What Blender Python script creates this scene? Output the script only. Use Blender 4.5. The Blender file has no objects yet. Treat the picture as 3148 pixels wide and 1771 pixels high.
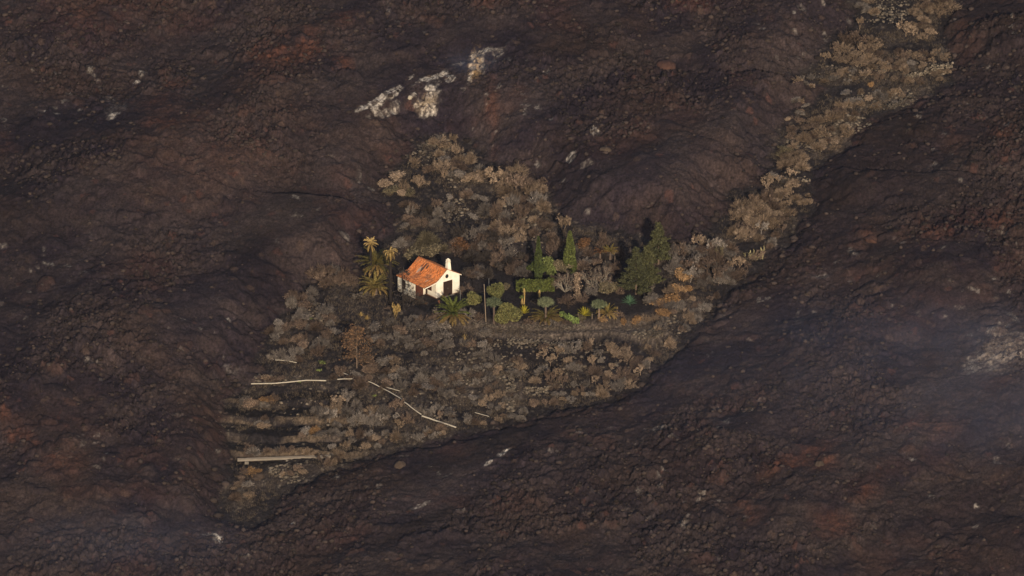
import bpy, math, random
import numpy as np
from mathutils import Vector
R = math.radians
scene = bpy.context.scene
COL = scene.collection

# ------------------------------------------------------------------ camera, sky, sun, exposure
TH = R(21.0)            # the long lens looks down on the hillside
DIST = 1500.0
CX, CY = 1574.0, 885.5  # centre of the photograph, in its own pixels
FPX = 20.0 * DIST       # 20 photo pixels to a metre at the cottage
SLOPE = 0.20
fwd = np.array([0, math.cos(TH), -math.sin(TH)])
upv = np.array([0, math.sin(TH), math.cos(TH)])
CAM = -DIST * fwd
cam = bpy.data.cameras.new("camera"); camo = bpy.data.objects.new("camera", cam); COL.objects.link(camo)
camo.location = CAM.tolist(); camo.rotation_euler = (R(90) - TH, 0, 0)
cam.sensor_width = 36.0; cam.lens = 36.0 * FPX / 3148.0
cam.clip_start = 10; cam.clip_end = 9000
scene.camera = camo
HAZE = .000014        # density of the air

SUN_EL, SUN_AZ = R(17), R(8)     # azimuth: right of straight behind the camera
w = bpy.data.worlds.new("World"); scene.world = w; w.use_nodes = True
nt = w.node_tree; bg = nt.nodes["Background"]
sky = nt.nodes.new("ShaderNodeTexSky"); sky.sky_type = 'NISHITA'; sky.sun_disc = False
sky.sun_elevation = SUN_EL; sky.sun_rotation = math.pi - SUN_AZ
nt.links.new(sky.outputs[0], bg.inputs[0]); bg.inputs[1].default_value = 0.11
sd = bpy.data.lights.new("sun", 'SUN'); so = bpy.data.objects.new("sun", sd); COL.objects.link(so)
sd.energy = 4.6; sd.angle = R(0.6); sd.color = (1.0, 0.82, 0.61)
sdir = Vector((math.sin(SUN_AZ) * math.cos(SUN_EL), -math.cos(SUN_AZ) * math.cos(SUN_EL), math.sin(SUN_EL)))
so.rotation_euler = sdir.to_track_quat('Z', 'Y').to_euler()
so.location = (40, -200, 120)
vs = scene.view_settings
vs.view_transform = 'Standard'; vs.look = 'None'; vs.gamma = 1.0; vs.use_curve_mapping = False; vs.exposure = 0.0

random.seed(7); rng = np.random.default_rng(11)

# ------------------------------------------------------------------ noise
def h2(ix, iy, seed):
    a = (ix.astype(np.int64) * 374761393 + iy.astype(np.int64) * 668265263 + seed * 2246822519) & 0xFFFFFFFF
    a = ((a ^ (a >> 13)) * 1274126177) & 0xFFFFFFFF
    a = ((a ^ (a >> 16)) * 2654435761) & 0xFFFFFFFF
    return ((a ^ (a >> 15)) & 0xFFFFFF) / float(0x1000000)
def vn(x, y, seed):
    ix = np.floor(x); iy = np.floor(y); fx = x - ix; fy = y - iy
    fx = fx * fx * (3 - 2 * fx); fy = fy * fy * (3 - 2 * fy)
    a = h2(ix, iy, seed); b = h2(ix + 1, iy, seed); c = h2(ix, iy + 1, seed); d = h2(ix + 1, iy + 1, seed)
    return (a + (b - a) * fx) * (1 - fy) + (c + (d - c) * fx) * fy
def fbm(x, y, octv, seed):
    s = 0; amp = .5; t = 0
    for o in range(octv):
        s = s + amp * vn(x, y, seed + o * 17); t += amp; amp *= .5; x = x * 2.03 + 5.1; y = y * 2.03 + 1.7
    return s / t
def rocks(x, y, cell, seed, dens):
    gx = np.floor(x / cell); gy = np.floor(y / cell)
    best = np.zeros_like(x); who = np.zeros_like(x)
    for dx in (-1, 0, 1):
        for dy in (-1, 0, 1):
            cx_, cy_ = gx + dx, gy + dy
            a = h2(cx_, cy_, seed); b = h2(cx_, cy_, seed + 1); c = h2(cx_, cy_, seed + 2)
            px_ = (cx_ + a) * cell; py_ = (cy_ + b) * cell
            r = cell * (.22 + .5 * c * c)
            e = 1 + .5 * (a - .5)
            dd = r * r - ((x - px_) * e) ** 2 - ((y - py_) / e) ** 2
            ok = (h2(cx_, cy_, seed + 3) < dens) & (dd > 0)
            hh = np.where(ok, np.sqrt(np.maximum(dd, 0)) * (.6 + .5 * b), 0)
            m = hh > best
            best = np.where(m, hh, best); who = np.where(m, h2(cx_, cy_, seed + 4), who)
    return best, who
def sstep(a, b, x):
    t = np.clip((x - a) / (b - a), 0, 1); return t * t * (3 - 2 * t)

# ------------------------------------------------------------------ map between the photograph and the hillside plane
def px_ray(X, Y):
    X = np.asarray(X, float); Y = np.asarray(Y, float)
    d = np.stack([X - CX, fwd[1] * FPX + upv[1] * (CY - Y), fwd[2] * FPX + upv[2] * (CY - Y)], -1)
    return d / FPX
def plane_pt(X, Y):
    d = px_ray(X, Y)
    t = (SLOPE * CAM[1] - CAM[2]) / (d[..., 2] - SLOPE * d[..., 1])
    p = CAM + d * t[..., None]
    return p[..., 0], p[..., 1]
def to_px(x, y, z):
    q = np.stack([x, y - CAM[1], z - CAM[2]], -1)
    dep = q @ fwd
    return CX + FPX * q[..., 0] / dep, CY - FPX * (q @ upv) / dep
def poly_sdf(x, y, pts):   # negative inside
    P = np.array([np.array(plane_pt(a, b)) for a, b in pts])
    best = np.full(x.shape, 1e18); ins = np.zeros(x.shape, bool)
    n = len(P)
    for i in range(n):
        ax, ay = P[i]; bx, by = P[(i + 1) % n]
        ex, ey = bx - ax, by - ay
        t = np.clip(((x - ax) * ex + (y - ay) * ey) / (ex * ex + ey * ey), 0, 1)
        d = (x - ax - t * ex) ** 2 + (y - ay - t * ey) ** 2
        best = np.minimum(best, d)
        c = ((ay > y) != (by > y))
        with np.errstate(divide='ignore', invalid='ignore'):
            xi = ex * (y - ay) / (ey if ey != 0 else 1e-9) + ax
        ins ^= c & (x < xi)
    d = np.sqrt(best)
    return np.where(ins, -d, d)

KIPUKA = [(690,1590),(700,1490),(712,1400),(712,1290),(722,1225),(742,1175),(830,1150),(800,1110),(825,1060),(870,985),(905,925),(960,880),
 (1040,850),(1100,860),(1112,800),(1165,740),(1225,720),(1215,650),(1180,590),(1195,560),(1265,480),(1290,425),(1375,415),(1440,450),(1500,500),
 (1560,540),(1640,550),(1680,600),(1700,690),(1770,690),(1850,710),(1960,720),(2040,745),(2130,745),(2200,700),(2245,650),(2260,600),(2340,580),(2400,540),
 (2375,490),(2400,410),(2450,350),(2520,320),(2560,270),(2480,240),(2520,190),(2570,110),(2650,70),(2630,0),(2640,-80),(2960,-80),(2950,20),(2890,90),(2895,150),
 (2945,205),(2900,270),(2780,330),(2660,380),(2560,470),(2480,540),(2480,590),(2500,640),(2430,712),(2370,772),(2330,827),(2240,892),(2180,972),(2090,1072),
 (2030,1112),(1970,1182),(1890,1227),(1740,1257),(1600,1292),(1450,1327),(1330,1367),(1210,1382),(1080,1422),(980,1457),(900,1510),(830,1570),(770,1620)]
GARDEN = [(1190,850),(1230,930),(1330,985),(1440,1003),(1640,1012),(1820,1008),(1990,985),(2040,900),(1960,800),(1700,760),(1450,760),(1260,760)]
LEDGE = [(1400,1000),(1480,1040),(1620,1052),(1760,1040),(1880,1035),(2010,1065),(2060,1030),(1960,975),(1640,1000)]
HOUSE = (1340.5, 915.0)
UVA = R(38.7)
UX, UY = math.cos(UVA), math.sin(UVA)

def ell(x, y, cx, cy, rx, ry, rot=0.0):
    """soft 0..1 weight of an elliptical ground patch given where the photo shows it"""
    X, Y = to_px(x, y, SLOPE * y)
    c, s = math.cos(R(rot)), math.sin(R(rot))
    a = ((X - cx) * c - (Y - cy) * s) / rx; b = ((X - cx) * s + (Y - cy) * c) / ry
    return np.clip(1.25 - np.sqrt(a * a + b * b), 0, 1)

WHITE = [(1118,400,30,9,32,.9),(1150,392,14,14,0,.7),(1180,368,40,12,35,.9),(1212,352,34,10,35,.8),(1200,388,36,10,30,.5),(1160,415,40,14,30,.3),(1300,350,44,14,22,.95),(1285,320,34,7,25,.8),(1345,298,44,8,24,.8),(1378,312,22,18,25,.75),(1318,374,30,12,10,.95),(1345,335,50,26,25,.3),(1390,275,40,10,25,.35),
 (1449,295,12,40,-10,1.0),(1460,245,16,18,10,1.0),(1482,232,34,9,15,.7),(1520,235,40,12,20,.3),(1480,265,18,30,0,.6),(1262,304,12,6,25,1.0),(1250,316,28,3,27,.9),(3085,1185,66,26,26,.62),(3120,1160,70,46,30,.35),(3060,1120,70,46,30,.22),(3010,1190,60,30,28,.25),(1543,1442,32,9,32,1.0),(1505,1465,22,7,30,.6),
 (670,1693,14,18,-15,1.0),(650,1680,30,8,0,.4),(440,275,14,10,0,.6),(420,305,16,5,15,.6),(397,340,7,5,0,.8),(350,435,24,12,20,.55),(236,365,18,6,0,.6),(135,412,14,5,0,.7),(355,390,40,50,0,.12),
 (1678,103,18,9,0,.7),(1680,280,14,6,0,.4),(1185,10,22,9,0,.65),(1830,470,15,15,30,.7),(1755,530,16,12,0,.6),(700,1035,8,5,0,.7),(900,1640,7,5,0,.9),
 (2415,1050,10,6,0,.6),(760,1760,40,4,5,.5),(905,672,20,7,-40,.55),(330,1480,6,5,0,.6),(2865,1590,14,14,0,.5),(2990,1690,14,8,0,.7),(3000,1625,8,6,0,.5),(2800,1500,24,6,-30,.5),
 (2290,1330,30,8,-20,.3),(1140,590,10,6,0,.3),(2160,1520,10,5,0,.6),(2465,75,16,8,0,.5),(2440,95,6,6,0,.6),(760,55,9,5,0,.8),(710,175,5,4,0,.7),(2700,1700,28,8,0,.4),(1030,1690,20,4,30,.4),(1290,1605,40,6,25,.6),(1420,1620,20,5,0,.3)]
RED = [(880,225,140,60,0,1.0),(490,490,60,28,0,1.1),(540,320,45,28,0,.7),(500,400,80,60,0,.35),(1050,280,40,30,0,.8),(1405,20,130,40,0,.55),(1500,90,60,30,0,.5),(1060,150,60,30,0,.4),
 (2450,1490,130,30,25,.7),(2530,1520,60,40,0,.6),(2660,1600,50,30,0,.7),(2560,1700,70,40,0,.5),(2900,1400,80,40,20,.3),(2800,1390,60,30,20,.5),(2880,780,120,70,10,.55),(3030,760,90,50,0,.6),
 (2650,760,40,25,0,.45),(70,1430,70,30,-30,.8),(15,1380,22,20,0,.7),(180,1500,90,60,0,.35),(2130,60,90,30,0,.4),(1515,380,25,70,0,.5),(1520,440,20,60,0,.4),(2300,1650,60,50,0,.45),
 (2100,30,60,30,0,.3),(3080,470,40,30,0,.5),(1900,1070,200,120,20,.22),(660,560,300,160,20,.18),(300,120,250,90,0,.25),(2760,1050,140,60,0,.2),(3100,560,40,50,0,.3)]
GREYP = [(900,640,330,110,30,.55),(560,1080,260,120,30,.35),(1250,130,300,80,18,.3),(2900,1260,240,50,22,.8),(1600,1560,420,80,25,.5),(1300,1560,260,90,25,.4),(2500,1280,240,90,20,.35),
 (3050,1120,140,140,20,.5),(250,1130,120,120,0,.35),(2150,560,260,90,20,.35),(1650,640,200,80,0,.2),(1550,350,160,90,0,.3),(2450,160,130,160,-40,.35),(950,800,90,160,0,.3),(1900,1160,220,60,25,.3),(760,130,200,60,15,.25)]

# ------------------------------------------------------------------ terrain grid: fine in view, coarser out to the horizon
def axis(a, b, step, far, sign_both=True):
    core = np.arange(a, b + step / 2, step)
    out = []; s = step; p = b
    while p < far:
        s *= 1.16; p += s; out.append(p)
    out = np.array(out)
    left = a - (out - b)[::-1]
    return np.concatenate([left, core, out])
xs = axis(-88, 88, .2, 1500); ys = axis(-94, 104, .25, 1500)
GX, GY = np.meshgrid(xs, ys, indexing='xy')
core = (np.abs(GX) < 110) & (np.abs(GY) < 125)
wx = GX + 1.6 * (fbm(GX * .35, GY * .35, 3, 5) - .5) * 2
wy = GY + 1.6 * (fbm(GX * .35 + 40, GY * .35, 3, 6) - .5) * 2
SDF0 = poly_sdf(GX, GY, KIPUKA)
SDF = poly_sdf(wx, wy, KIPUKA) + (fbm(GX * .7, GY * .7, 4, 8) - .5) * 2.6
# flow coordinates: the lava ran down from upper right to lower left
FA = R(42); fl = GX * math.cos(FA) + GY * math.sin(FA); fc = -GX * math.sin(FA) + GY * math.cos(FA)
base = SLOPE * GY
ridge = (fbm(fl * .012 + 3, fc * .05, 2, 21) - .5) * 5.5 + (fbm(GX * .045, GY * .045, 2, 22) - .5) * 3.2
SMOOTH = [(1560,420,170,110,20,1.0),(1900,640,230,70,20,.9),(2150,600,150,90,25,.7),(850,700,170,120,30,.8),(1150,470,90,110,0,.8),(1900,1330,420,110,25,.8),(1350,1560,330,90,25,.9),(600,1000,160,140,0,.5),(2900,1280,200,50,20,.8),(1000,620,200,70,30,.6),(2350,120,90,110,-30,.7),(2350,960,160,60,35,.6)]
smooth = np.zeros(GX.shape)
for (a, b, rx, ry, ro, k) in SMOOTH: smooth = np.maximum(smooth, ell(GX, GY, a, b, rx, ry, ro) * k)
smooth = np.clip(smooth, 0, 1)
far_fade = 1 - sstep(100, 400, np.hypot(GX, GY))
dl = np.maximum(SDF, 0)
nearside = sstep(-.25, .35, (np.gradient(SDF0, axis=0) / np.maximum(np.gradient(GY, axis=0), 1e-6)) * -1)   # 1 where the kipuka lies uphill of the lava
thick = (3.6 - 2.2 * nearside) * sstep(0, 1, dl / (9.0 - 4.5 * nearside)) + (1.0 + 1.6 * nearside) * sstep(2, 24, dl)
talus = sstep(1, 14, dl + 8 * (fbm(GX * .06, GY * .06, 2, 31) - .5)) * (1 - .85 * smooth)
r1, w1 = rocks(wx + 3 * (fbm(GX * .2, GY * .2, 2, 3) - .5), wy, 2.6, 101, .20)
r2, w2 = rocks(GX + .9 * fbm(GX * 1.3, GY * 1.3, 3, 12), GY + .9 * fbm(GX * 1.3 + 9, GY * 1.3, 3, 13), 1.0, 202, .62)
r3, w3 = rocks(GX, GY, .5, 303, .85)
rough = (.35 + .65 * talus) * (.30 + 1.15 * sstep(.36, .62, fbm(GX * .075, GY * .075, 4, 46))) * (1 - .7 * smooth)
ca_, sa_ = math.cos(.6), math.sin(.6); qx = GX + 1.2 * (fbm(GX * .5, GY * .5, 2, 47) - .5); qy = GY + 1.2 * (fbm(GX * .5 + 20, GY * .5, 2, 48) - .5)
rx_ = qx * ca_ - qy * sa_; ry_ = qx * sa_ + qy * ca_
grain = h2(np.round(GX / .2), np.round(GY / .25), 999)
grain2 = h2(np.round(GX / .2), np.round(GY / .25), 998)
lumps = (fbm(GX * .28, GY * .28, 4, 41) - .5) * 1.3
lava = base + thick + ridge * sstep(2, 22, dl) + talus * (.45 * r1 + lumps) + rough * (.35 * r2 + 1.0 * (fbm(rx_ * 1.7, ry_ * 1.7, 4, 45) - .5) + .5 * r3) + (.10 + .16 * rough) * (grain - .5)
# the spared ground: garden platform, a ledge below it, terraces in the lower left
kx, ky = plane_pt(*HOUSE); kx = float(kx); ky = float(ky)
g_s = poly_sdf(GX, GY, GARDEN); l_s = poly_sdf(GX, GY, LEDGE)
gy0 = float(plane_pt(1600, 905)[1])
gm = 1 - sstep(-.2, 1.6, g_s)
kip = base + gm * (-.62 * SLOPE * (GY - gy0) + .35)
lm = (1 - sstep(-.3, .7, l_s)) * (1 - gm)
ly0 = float(plane_pt(1700, 1022)[1])
kip = kip + lm * (-.8 * SLOPE * (GY - ly0) + .55)
low = (1 - gm) * (1 - lm)
tx, ty_ = to_px(GX, GY, base)
terr = sstep(1180, 1230, ty_) * (1 - sstep(1410, 1450, ty_)) * (1 - sstep(1060, 1180, tx)) * (tx > 500)
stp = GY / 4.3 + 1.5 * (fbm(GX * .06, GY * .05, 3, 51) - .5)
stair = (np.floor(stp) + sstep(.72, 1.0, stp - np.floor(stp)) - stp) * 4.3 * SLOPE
kip = kip + terr * stair * low + low * ((fbm(GX * .13, GY * .13, 4, 52) - .5) * 1.9) + (.15 + .5 * low) * (fbm(GX * .9, GY * .9, 3, 53) - .5) * .7 + (low * .8 + .15) * .35 * r3 + low * .28 * r2
# stand the cottage on a level pad
hu = (GX - kx) * UX + (GY - ky) * UY; hv = -(GX - kx) * UY + (GY - ky) * UX
pad = (1 - sstep(.6, 3.0, np.maximum(np.maximum(-2.6 - hu, hu - 5.0), np.maximum(-1.6 - hv, hv - 7.4))))
HZ = SLOPE * ky - .18
kip = kip * (1 - pad) + pad * (HZ - .28 * sstep(.2, -2.4, hu) + .05 * fbm(GX, GY, 2, 3))
LM = sstep(-.1, 1.4, SDF)
Z = kip * (1 - LM) + np.maximum(lava, kip - .3) * LM
Z = np.where(far_fade < 1, base * (1 - far_fade) + Z * far_fade, Z)

def HT(x, y):
    x = np.atleast_1d(np.asarray(x, float)); y = np.atleast_1d(np.asarray(y, float))
    i = np.clip(np.searchsorted(xs, x) - 1, 0, len(xs) - 2); j = np.clip(np.searchsorted(ys, y) - 1, 0, len(ys) - 2)
    a = (x - xs[i]) / (xs[i + 1] - xs[i]); b = (y - ys[j]) / (ys[j + 1] - ys[j])
    return (Z[j, i] * (1 - a) + Z[j, i + 1] * a) * (1 - b) + (Z[j + 1, i] * (1 - a) + Z[j + 1, i + 1] * a) * b
def at(X, Y):
    """the point of the real terrain that photo pixel X, Y looks at"""
    d = px_ray(X, Y)[None, :]
    ts = np.linspace(DIST - 170, DIST + 170, 1400)
    p = CAM[None, :] + d * ts[:, None]
    hit = np.nonzero(p[:, 2] <= HT(p[:, 0], p[:, 1]))[0]
    q = p[hit[0]] if len(hit) else p[len(p) // 2]
    return float(q[0]), float(q[1]), float(HT(q[0], q[1])[0])

# colours of the ground (real stains, ash, crusts and rusty lava)
def mixc(c, col, m):
    return c * (1 - m[..., None]) + np.array(col) * m[..., None]
n_big = fbm(GX * .03, GY * .03, 4, 61); n_mid = fbm(GX * .14, GY * .14, 4, 62); n_fin = fbm(GX * .8, GY * .8, 3, 63)
n_dir = fbm(fl * .03, fc * .12, 4, 64)
c = np.zeros(GX.shape + (3,)) + np.array([.030, .0225, .0215])
c = mixc(c, (.040, .028, .0215), sstep(.42, .72, n_mid))
c = mixc(c, (.019, .0155, .0195), sstep(.48, .66, fbm(GX * .09 + 7, GY * .09, 5, 65)) * .9)
c = mixc(c, (.050, .039, .032), sstep(.52, .68, fbm(GX * .2 + 3, GY * .2, 4, 83)) * .6)
c = mixc(c, (.055, .045, .036), sstep(.5, .75, n_dir) * .55)
for (a, b, rx, ry, ro, k) in GREYP:
    c = mixc(c, (.060, .049, .040), np.clip(ell(GX, GY, a, b, rx, ry, ro) * k * (.4 + 1.1 * n_mid), 0, .8))
c *= (1 - .35 * (1 - talus) * (dl < 14))[..., None] * 1.0 + (.35 * (1 - talus) * (dl < 14) * 1.2)[..., None]
tone = (.55 + .55 * grain2 + .40 * np.where(r2 > .02, w2, .4) * (r2 > .02) + .30 * np.where(r3 > .02, w3, .3))
c *= tone[..., None]
c = mixc(c, (.075, .038, .026), ((w2 > .965) & (r2 > .05)) * .6)
c = mixc(c, (.085, .062, .042), ((w2 < .035) & (r2 > .05)) * .6)
c = mixc(c, (.060, .037, .027), ((w1 > .90) & (r1 > .1)) * .6 * talus)
c = mixc(c, (.020, .017, .019), ((w1 < .14) & (r1 > .1)) * .6 * talus)
LDARK = [(930,660,130,130,0,.9),(800,830,110,170,0,.7),(2600,600,260,90,25,.8),(2330,860,110,120,35,.6),(1420,1440,420,50,22,.7),(1760,560,240,110,10,.4),(80,720,120,300,0,.4),(3050,120,160,220,0,.6),(2760,420,150,90,10,.7),(1350,1640,260,24,28,.9),(650,1350,70,240,0,.5),(1050,1480,180,40,15,.6),(1330,60,200,60,0,.4),(1800,180,200,90,0,.4),(2900,700,200,130,0,.4),(1480,330,40,60,0,.3),(2050,1500,300,120,20,.3),(1150,560,90,60,0,.6)]
ldk = np.zeros(GX.shape)
for (a, b, rx, ry, ro, k) in LDARK: ldk = np.maximum(ldk, ell(GX, GY, a, b, rx, ry, ro) * k)
c *= (1 - .5 * np.clip(ldk * (.5 + n_mid), 0, 1))[..., None]
redm = np.zeros(GX.shape)
for (a, b, rx, ry, ro, k) in RED:
    redm = np.maximum(redm, ell(GX, GY, a, b, rx, ry, ro) * k)
redm = np.clip(redm * sstep(.30, .66, n_mid * .6 + n_fin * .45) * 1.5, 0, .95)
c = mixc(c, (.145, .062, .031), 1.0 * redm * (.35 + .4 * w2 + .25 * grain))
c = mixc(c, (.060, .033, .024), sstep(.62, .78, fbm(GX * .11 + 90, GY * .11, 4, 68)) * .4)
c *= np.array([.77, .705, .845]) * (.92 + .12 * smooth)[..., None]
wm = np.zeros(GX.shape)
n_crust = np.clip((fbm(GX * .55, GY * .55, 5, 85) - .5) * 3.2 + .55, 0, 1.3)
for (a, b, rx, ry, ro, k) in WHITE:
    e = ell(GX, GY, a, b, rx, ry, ro)
    wm = np.maximum(wm, np.clip(k * sstep(0, .5, e * 1.5 * n_crust - .10) * (e > 0), 0, 1))
speck = sstep(.74, .80, fbm(GX * .5 + 30, GY * .5, 3, 66)) * sstep(.45, .62, fbm(GX * .04, GY * .04 + 60, 3, 67))
wm = np.maximum(wm, speck * .22)
crk = sstep(.30, .55, fbm(GX * 1.7, GY * 1.7, 3, 69) * .7 + .45 * w3)
wm = wm * (.15 + .85 * crk) * (.35 + .65 * (grain2 > .38))
c = mixc(c, (.58, .52, .45), np.clip(wm, 0, 1) * .88)
c = mixc(c, (.20, .155, .12), np.clip(ell(GX, GY, 3090, 1170, 90, 60, 28) * (.2 + .8 * crk), 0, .75))
c = mixc(c, (.36, .23, .10), np.clip(ell(GX, GY, 1462, 270, 22, 52, -8) * .8 * crk, 0, .7))
c = mixc(c, (.32, .24, .15), np.clip(ell(GX, GY, 1310, 362, 34, 18, 10) * .6 * crk, 0, .6))
# spared ground: black ash over brown soil
kc = np.zeros(GX.shape + (3,)) + np.array([.016, .0135, .0145])
soil = sstep(.46, .62, fbm(GX * .16, GY * .16, 4, 71)) * (1 - .75 * gm)
DARKS = [(1700,1090,230,24,0,1),(1880,1100,130,40,0,.9),(1930,1160,50,60,0,.8),(1560,1085,60,30,0,.7),(1640,930,170,40,0,1),(1800,950,120,40,0,.8),(1900,870,30,50,0,1),(1330,960,90,30,0,1),(830,1268,110,14,0,1),(850,1330,120,22,0,1),(900,1390,90,20,0,1),(2740,50,110,60,0,.9),(2610,285,80,26,0,.9),(2570,180,40,40,0,.8),(2800,150,90,22,0,.8),(2880,190,60,14,0,.6),(1340,610,50,30,0,.9),(1400,670,60,26,0,.9),(1230,640,60,40,0,.8),(1480,740,110,40,0,.7),(1640,740,90,50,0,.6),(2100,830,30,20,0,.9),(2300,760,60,22,0,.9),(2470,540,40,30,0,.8),(1650,1260,60,20,0,.8),(1400,1290,100,14,0,.7),(1720,1200,80,14,0,.7),(960,1015,90,24,0,.6),(1230,1090,60,20,0,.6)]
TANS = [(1450,1160,150,90,0,.9),(1580,1210,60,60,0,.8),(870,1168,120,18,0,1),(800,1240,110,14,0,.8),(1000,1338,90,10,0,.9),(800,1300,70,8,0,.7),(2600,420,130,80,30,.8),(2720,310,140,50,10,.8),(2000,1010,110,40,0,.8),(1300,1160,160,60,0,.6),(2130,940,90,70,0,.7),(770,1450,50,16,0,.8),(750,1520,40,60,0,.9),(1050,900,80,20,0,.5),(1340,470,80,60,0,.6)]
dk = np.zeros(GX.shape); tn_ = np.zeros(GX.shape)
for (a, b, rx, ry, ro, k) in DARKS: dk = np.maximum(dk, ell(GX, GY, a, b, rx, ry, ro) * k)
for (a, b, rx, ry, ro, k) in TANS: tn_ = np.maximum(tn_, ell(GX, GY, a, b, rx, ry, ro) * k)
soil = np.clip(soil * .4 + sstep(.3, .9, tn_ * (.35 + 1.3 * n_fin)) * .9, 0, 1) * (1 - sstep(.15, .6, dk * (.6 + .8 * n_fin)))
kc = mixc(kc, (.090, .070, .055), soil * .6)
kc = mixc(kc, (.110, .087, .070), lm * (.35 + .5 * grain2))
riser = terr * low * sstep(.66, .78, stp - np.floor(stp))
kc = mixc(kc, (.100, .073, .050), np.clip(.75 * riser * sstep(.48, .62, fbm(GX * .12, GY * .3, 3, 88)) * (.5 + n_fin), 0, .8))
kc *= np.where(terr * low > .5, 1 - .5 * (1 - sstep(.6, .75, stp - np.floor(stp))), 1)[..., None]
kc = mixc(kc, (.19, .155, .115), ((w3 > .8) & (r3 > .08)) * (1 - gm) * (.15 + .6 * soil))
kc *= ((.7 + .6 * n_fin) * (.55 + .9 * grain2))[..., None]
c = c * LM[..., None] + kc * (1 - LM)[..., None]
EDGE = SDF > .35

def N(nt, t, **kw):
    n = nt.nodes.new(t)
    for k, v in kw.items(): setattr(n, k, v)
    return n
def ground_mat(name, sc):
    m = bpy.data.materials.new(name); m.use_nodes = True; nt = m.node_tree
    b = nt.nodes["Principled BSDF"]; b.inputs["Roughness"].default_value = .95; b.inputs["Specular IOR Level"].default_value = .15
    a = N(nt, "ShaderNodeAttribute", attribute_name="ground_colour")
    tc = N(nt, "ShaderNodeTexCoord"); no = N(nt, "ShaderNodeTexNoise"); no.inputs["Scale"].default_value = sc; no.inputs["Detail"].default_value = 5
    no.inputs["Roughness"].default_value = .7
    mr = N(nt, "ShaderNodeMapRange"); mr.inputs[1].default_value = .3; mr.inputs[2].default_value = .7; mr.inputs[3].default_value = .38; mr.inputs[4].default_value = 1.7
    mx = N(nt, "ShaderNodeMix", data_type='RGBA', blend_type='MULTIPLY'); mx.inputs[0].default_value = 1
    nt.links.new(tc.outputs["Object"], no.inputs["Vector"]); nt.links.new(no.outputs[0], mr.inputs[0])
    nt.links.new(a.outputs["Color"], mx.inputs[6]); nt.links.new(mr.outputs[0], mx.inputs[7]); nt.links.new(mx.outputs[2], b.inputs["Base Color"])
    bp = N(nt, "ShaderNodeBump"); bp.inputs["Strength"].default_value = .7; bp.inputs["Distance"].default_value = .15
    nt.links.new(no.outputs[0], bp.inputs["Height"]); nt.links.new(bp.outputs[0], b.inputs["Normal"])
    return m
def grid_mesh(name, facemask, mat):
    ny, nx = GX.shape
    J, I = np.nonzero(facemask)
    q = np.stack([J * nx + I, J * nx + I + 1, (J + 1) * nx + I + 1, (J + 1) * nx + I], 1)
    used, inv = np.unique(q, return_inverse=True); q = inv.reshape(-1, 4)
    V = np.stack([GX.ravel()[used], GY.ravel()[used], Z.ravel()[used]], 1).astype(np.float32)
    me = bpy.data.meshes.new(name)
    me.vertices.add(len(V)); me.vertices.foreach_set("co", V.ravel())
    me.loops.add(q.size); me.loops.foreach_set("vertex_index", q.ravel().astype(np.int32))
    me.polygons.add(len(q)); me.polygons.foreach_set("loop_start", np.arange(0, q.size, 4, dtype=np.int32))
    me.update(calc_edges=True)
    at_ = me.color_attributes.new("ground_colour", 'FLOAT_COLOR', 'POINT')
    cc = np.ones((len(used), 4), np.float32); cc[:, :3] = c.reshape(-1, 3)[used]
    at_.data.foreach_set("color", cc.ravel())
    me.materials.append(mat)
    o = bpy.data.objects.new(name, me); COL.objects.link(o); o['kind'] = 'structure'
    return o
fE = EDGE[:-1, :-1]
o = grid_mesh("lava_field", fE, ground_mat("lava_rock", 2.8)); o['label'] = "dark brown field of rough cooled lava rubble around the cottage"; o['category'] = "lava field"
o = grid_mesh("ground", ~fE, ground_mat("ash_soil", 3.0)); o['label'] = "black ash and brown soil of the spared strip of land"; o['category'] = "ground"

# ------------------------------------------------------------------ object helpers
def mesh_obj(name, V, F, mat=None, parent=None, smooth=False):
    me = bpy.data.meshes.new(name)
    V = np.asarray(V, np.float32)
    if isinstance(F, np.ndarray):
        k = F.shape[1]; F = F.astype(np.int32)
        me.vertices.add(len(V)); me.vertices.foreach_set("co", V.ravel())
        me.loops.add(F.size); me.loops.foreach_set("vertex_index", F.ravel())
        me.polygons.add(len(F)); me.polygons.foreach_set("loop_start", np.arange(0, F.size, k, dtype=np.int32))
        me.update(calc_edges=True)
    else:
        me.from_pydata(V.tolist(), [], F)
    if smooth: me.polygons.foreach_set("use_smooth", [True] * len(me.polygons))
    if mat: me.materials.append(mat)
    o = bpy.data.objects.new(name, me); COL.objects.link(o)
    if parent: o.parent = parent
    return o
def thing(name, label, cat, loc=(0, 0, 0), rz=0, group=None):
    o = bpy.data.objects.new(name, None); COL.objects.link(o); o.location = loc; o.rotation_euler = (0, 0, rz)
    o.empty_display_size = .3
    return tag(o, label, cat, group)
def tag(o, label, cat, group=None, kind=None):
    o['label'] = label; o['category'] = cat
    if group: o['group'] = group
    if kind: o['kind'] = kind
    return o
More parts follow.
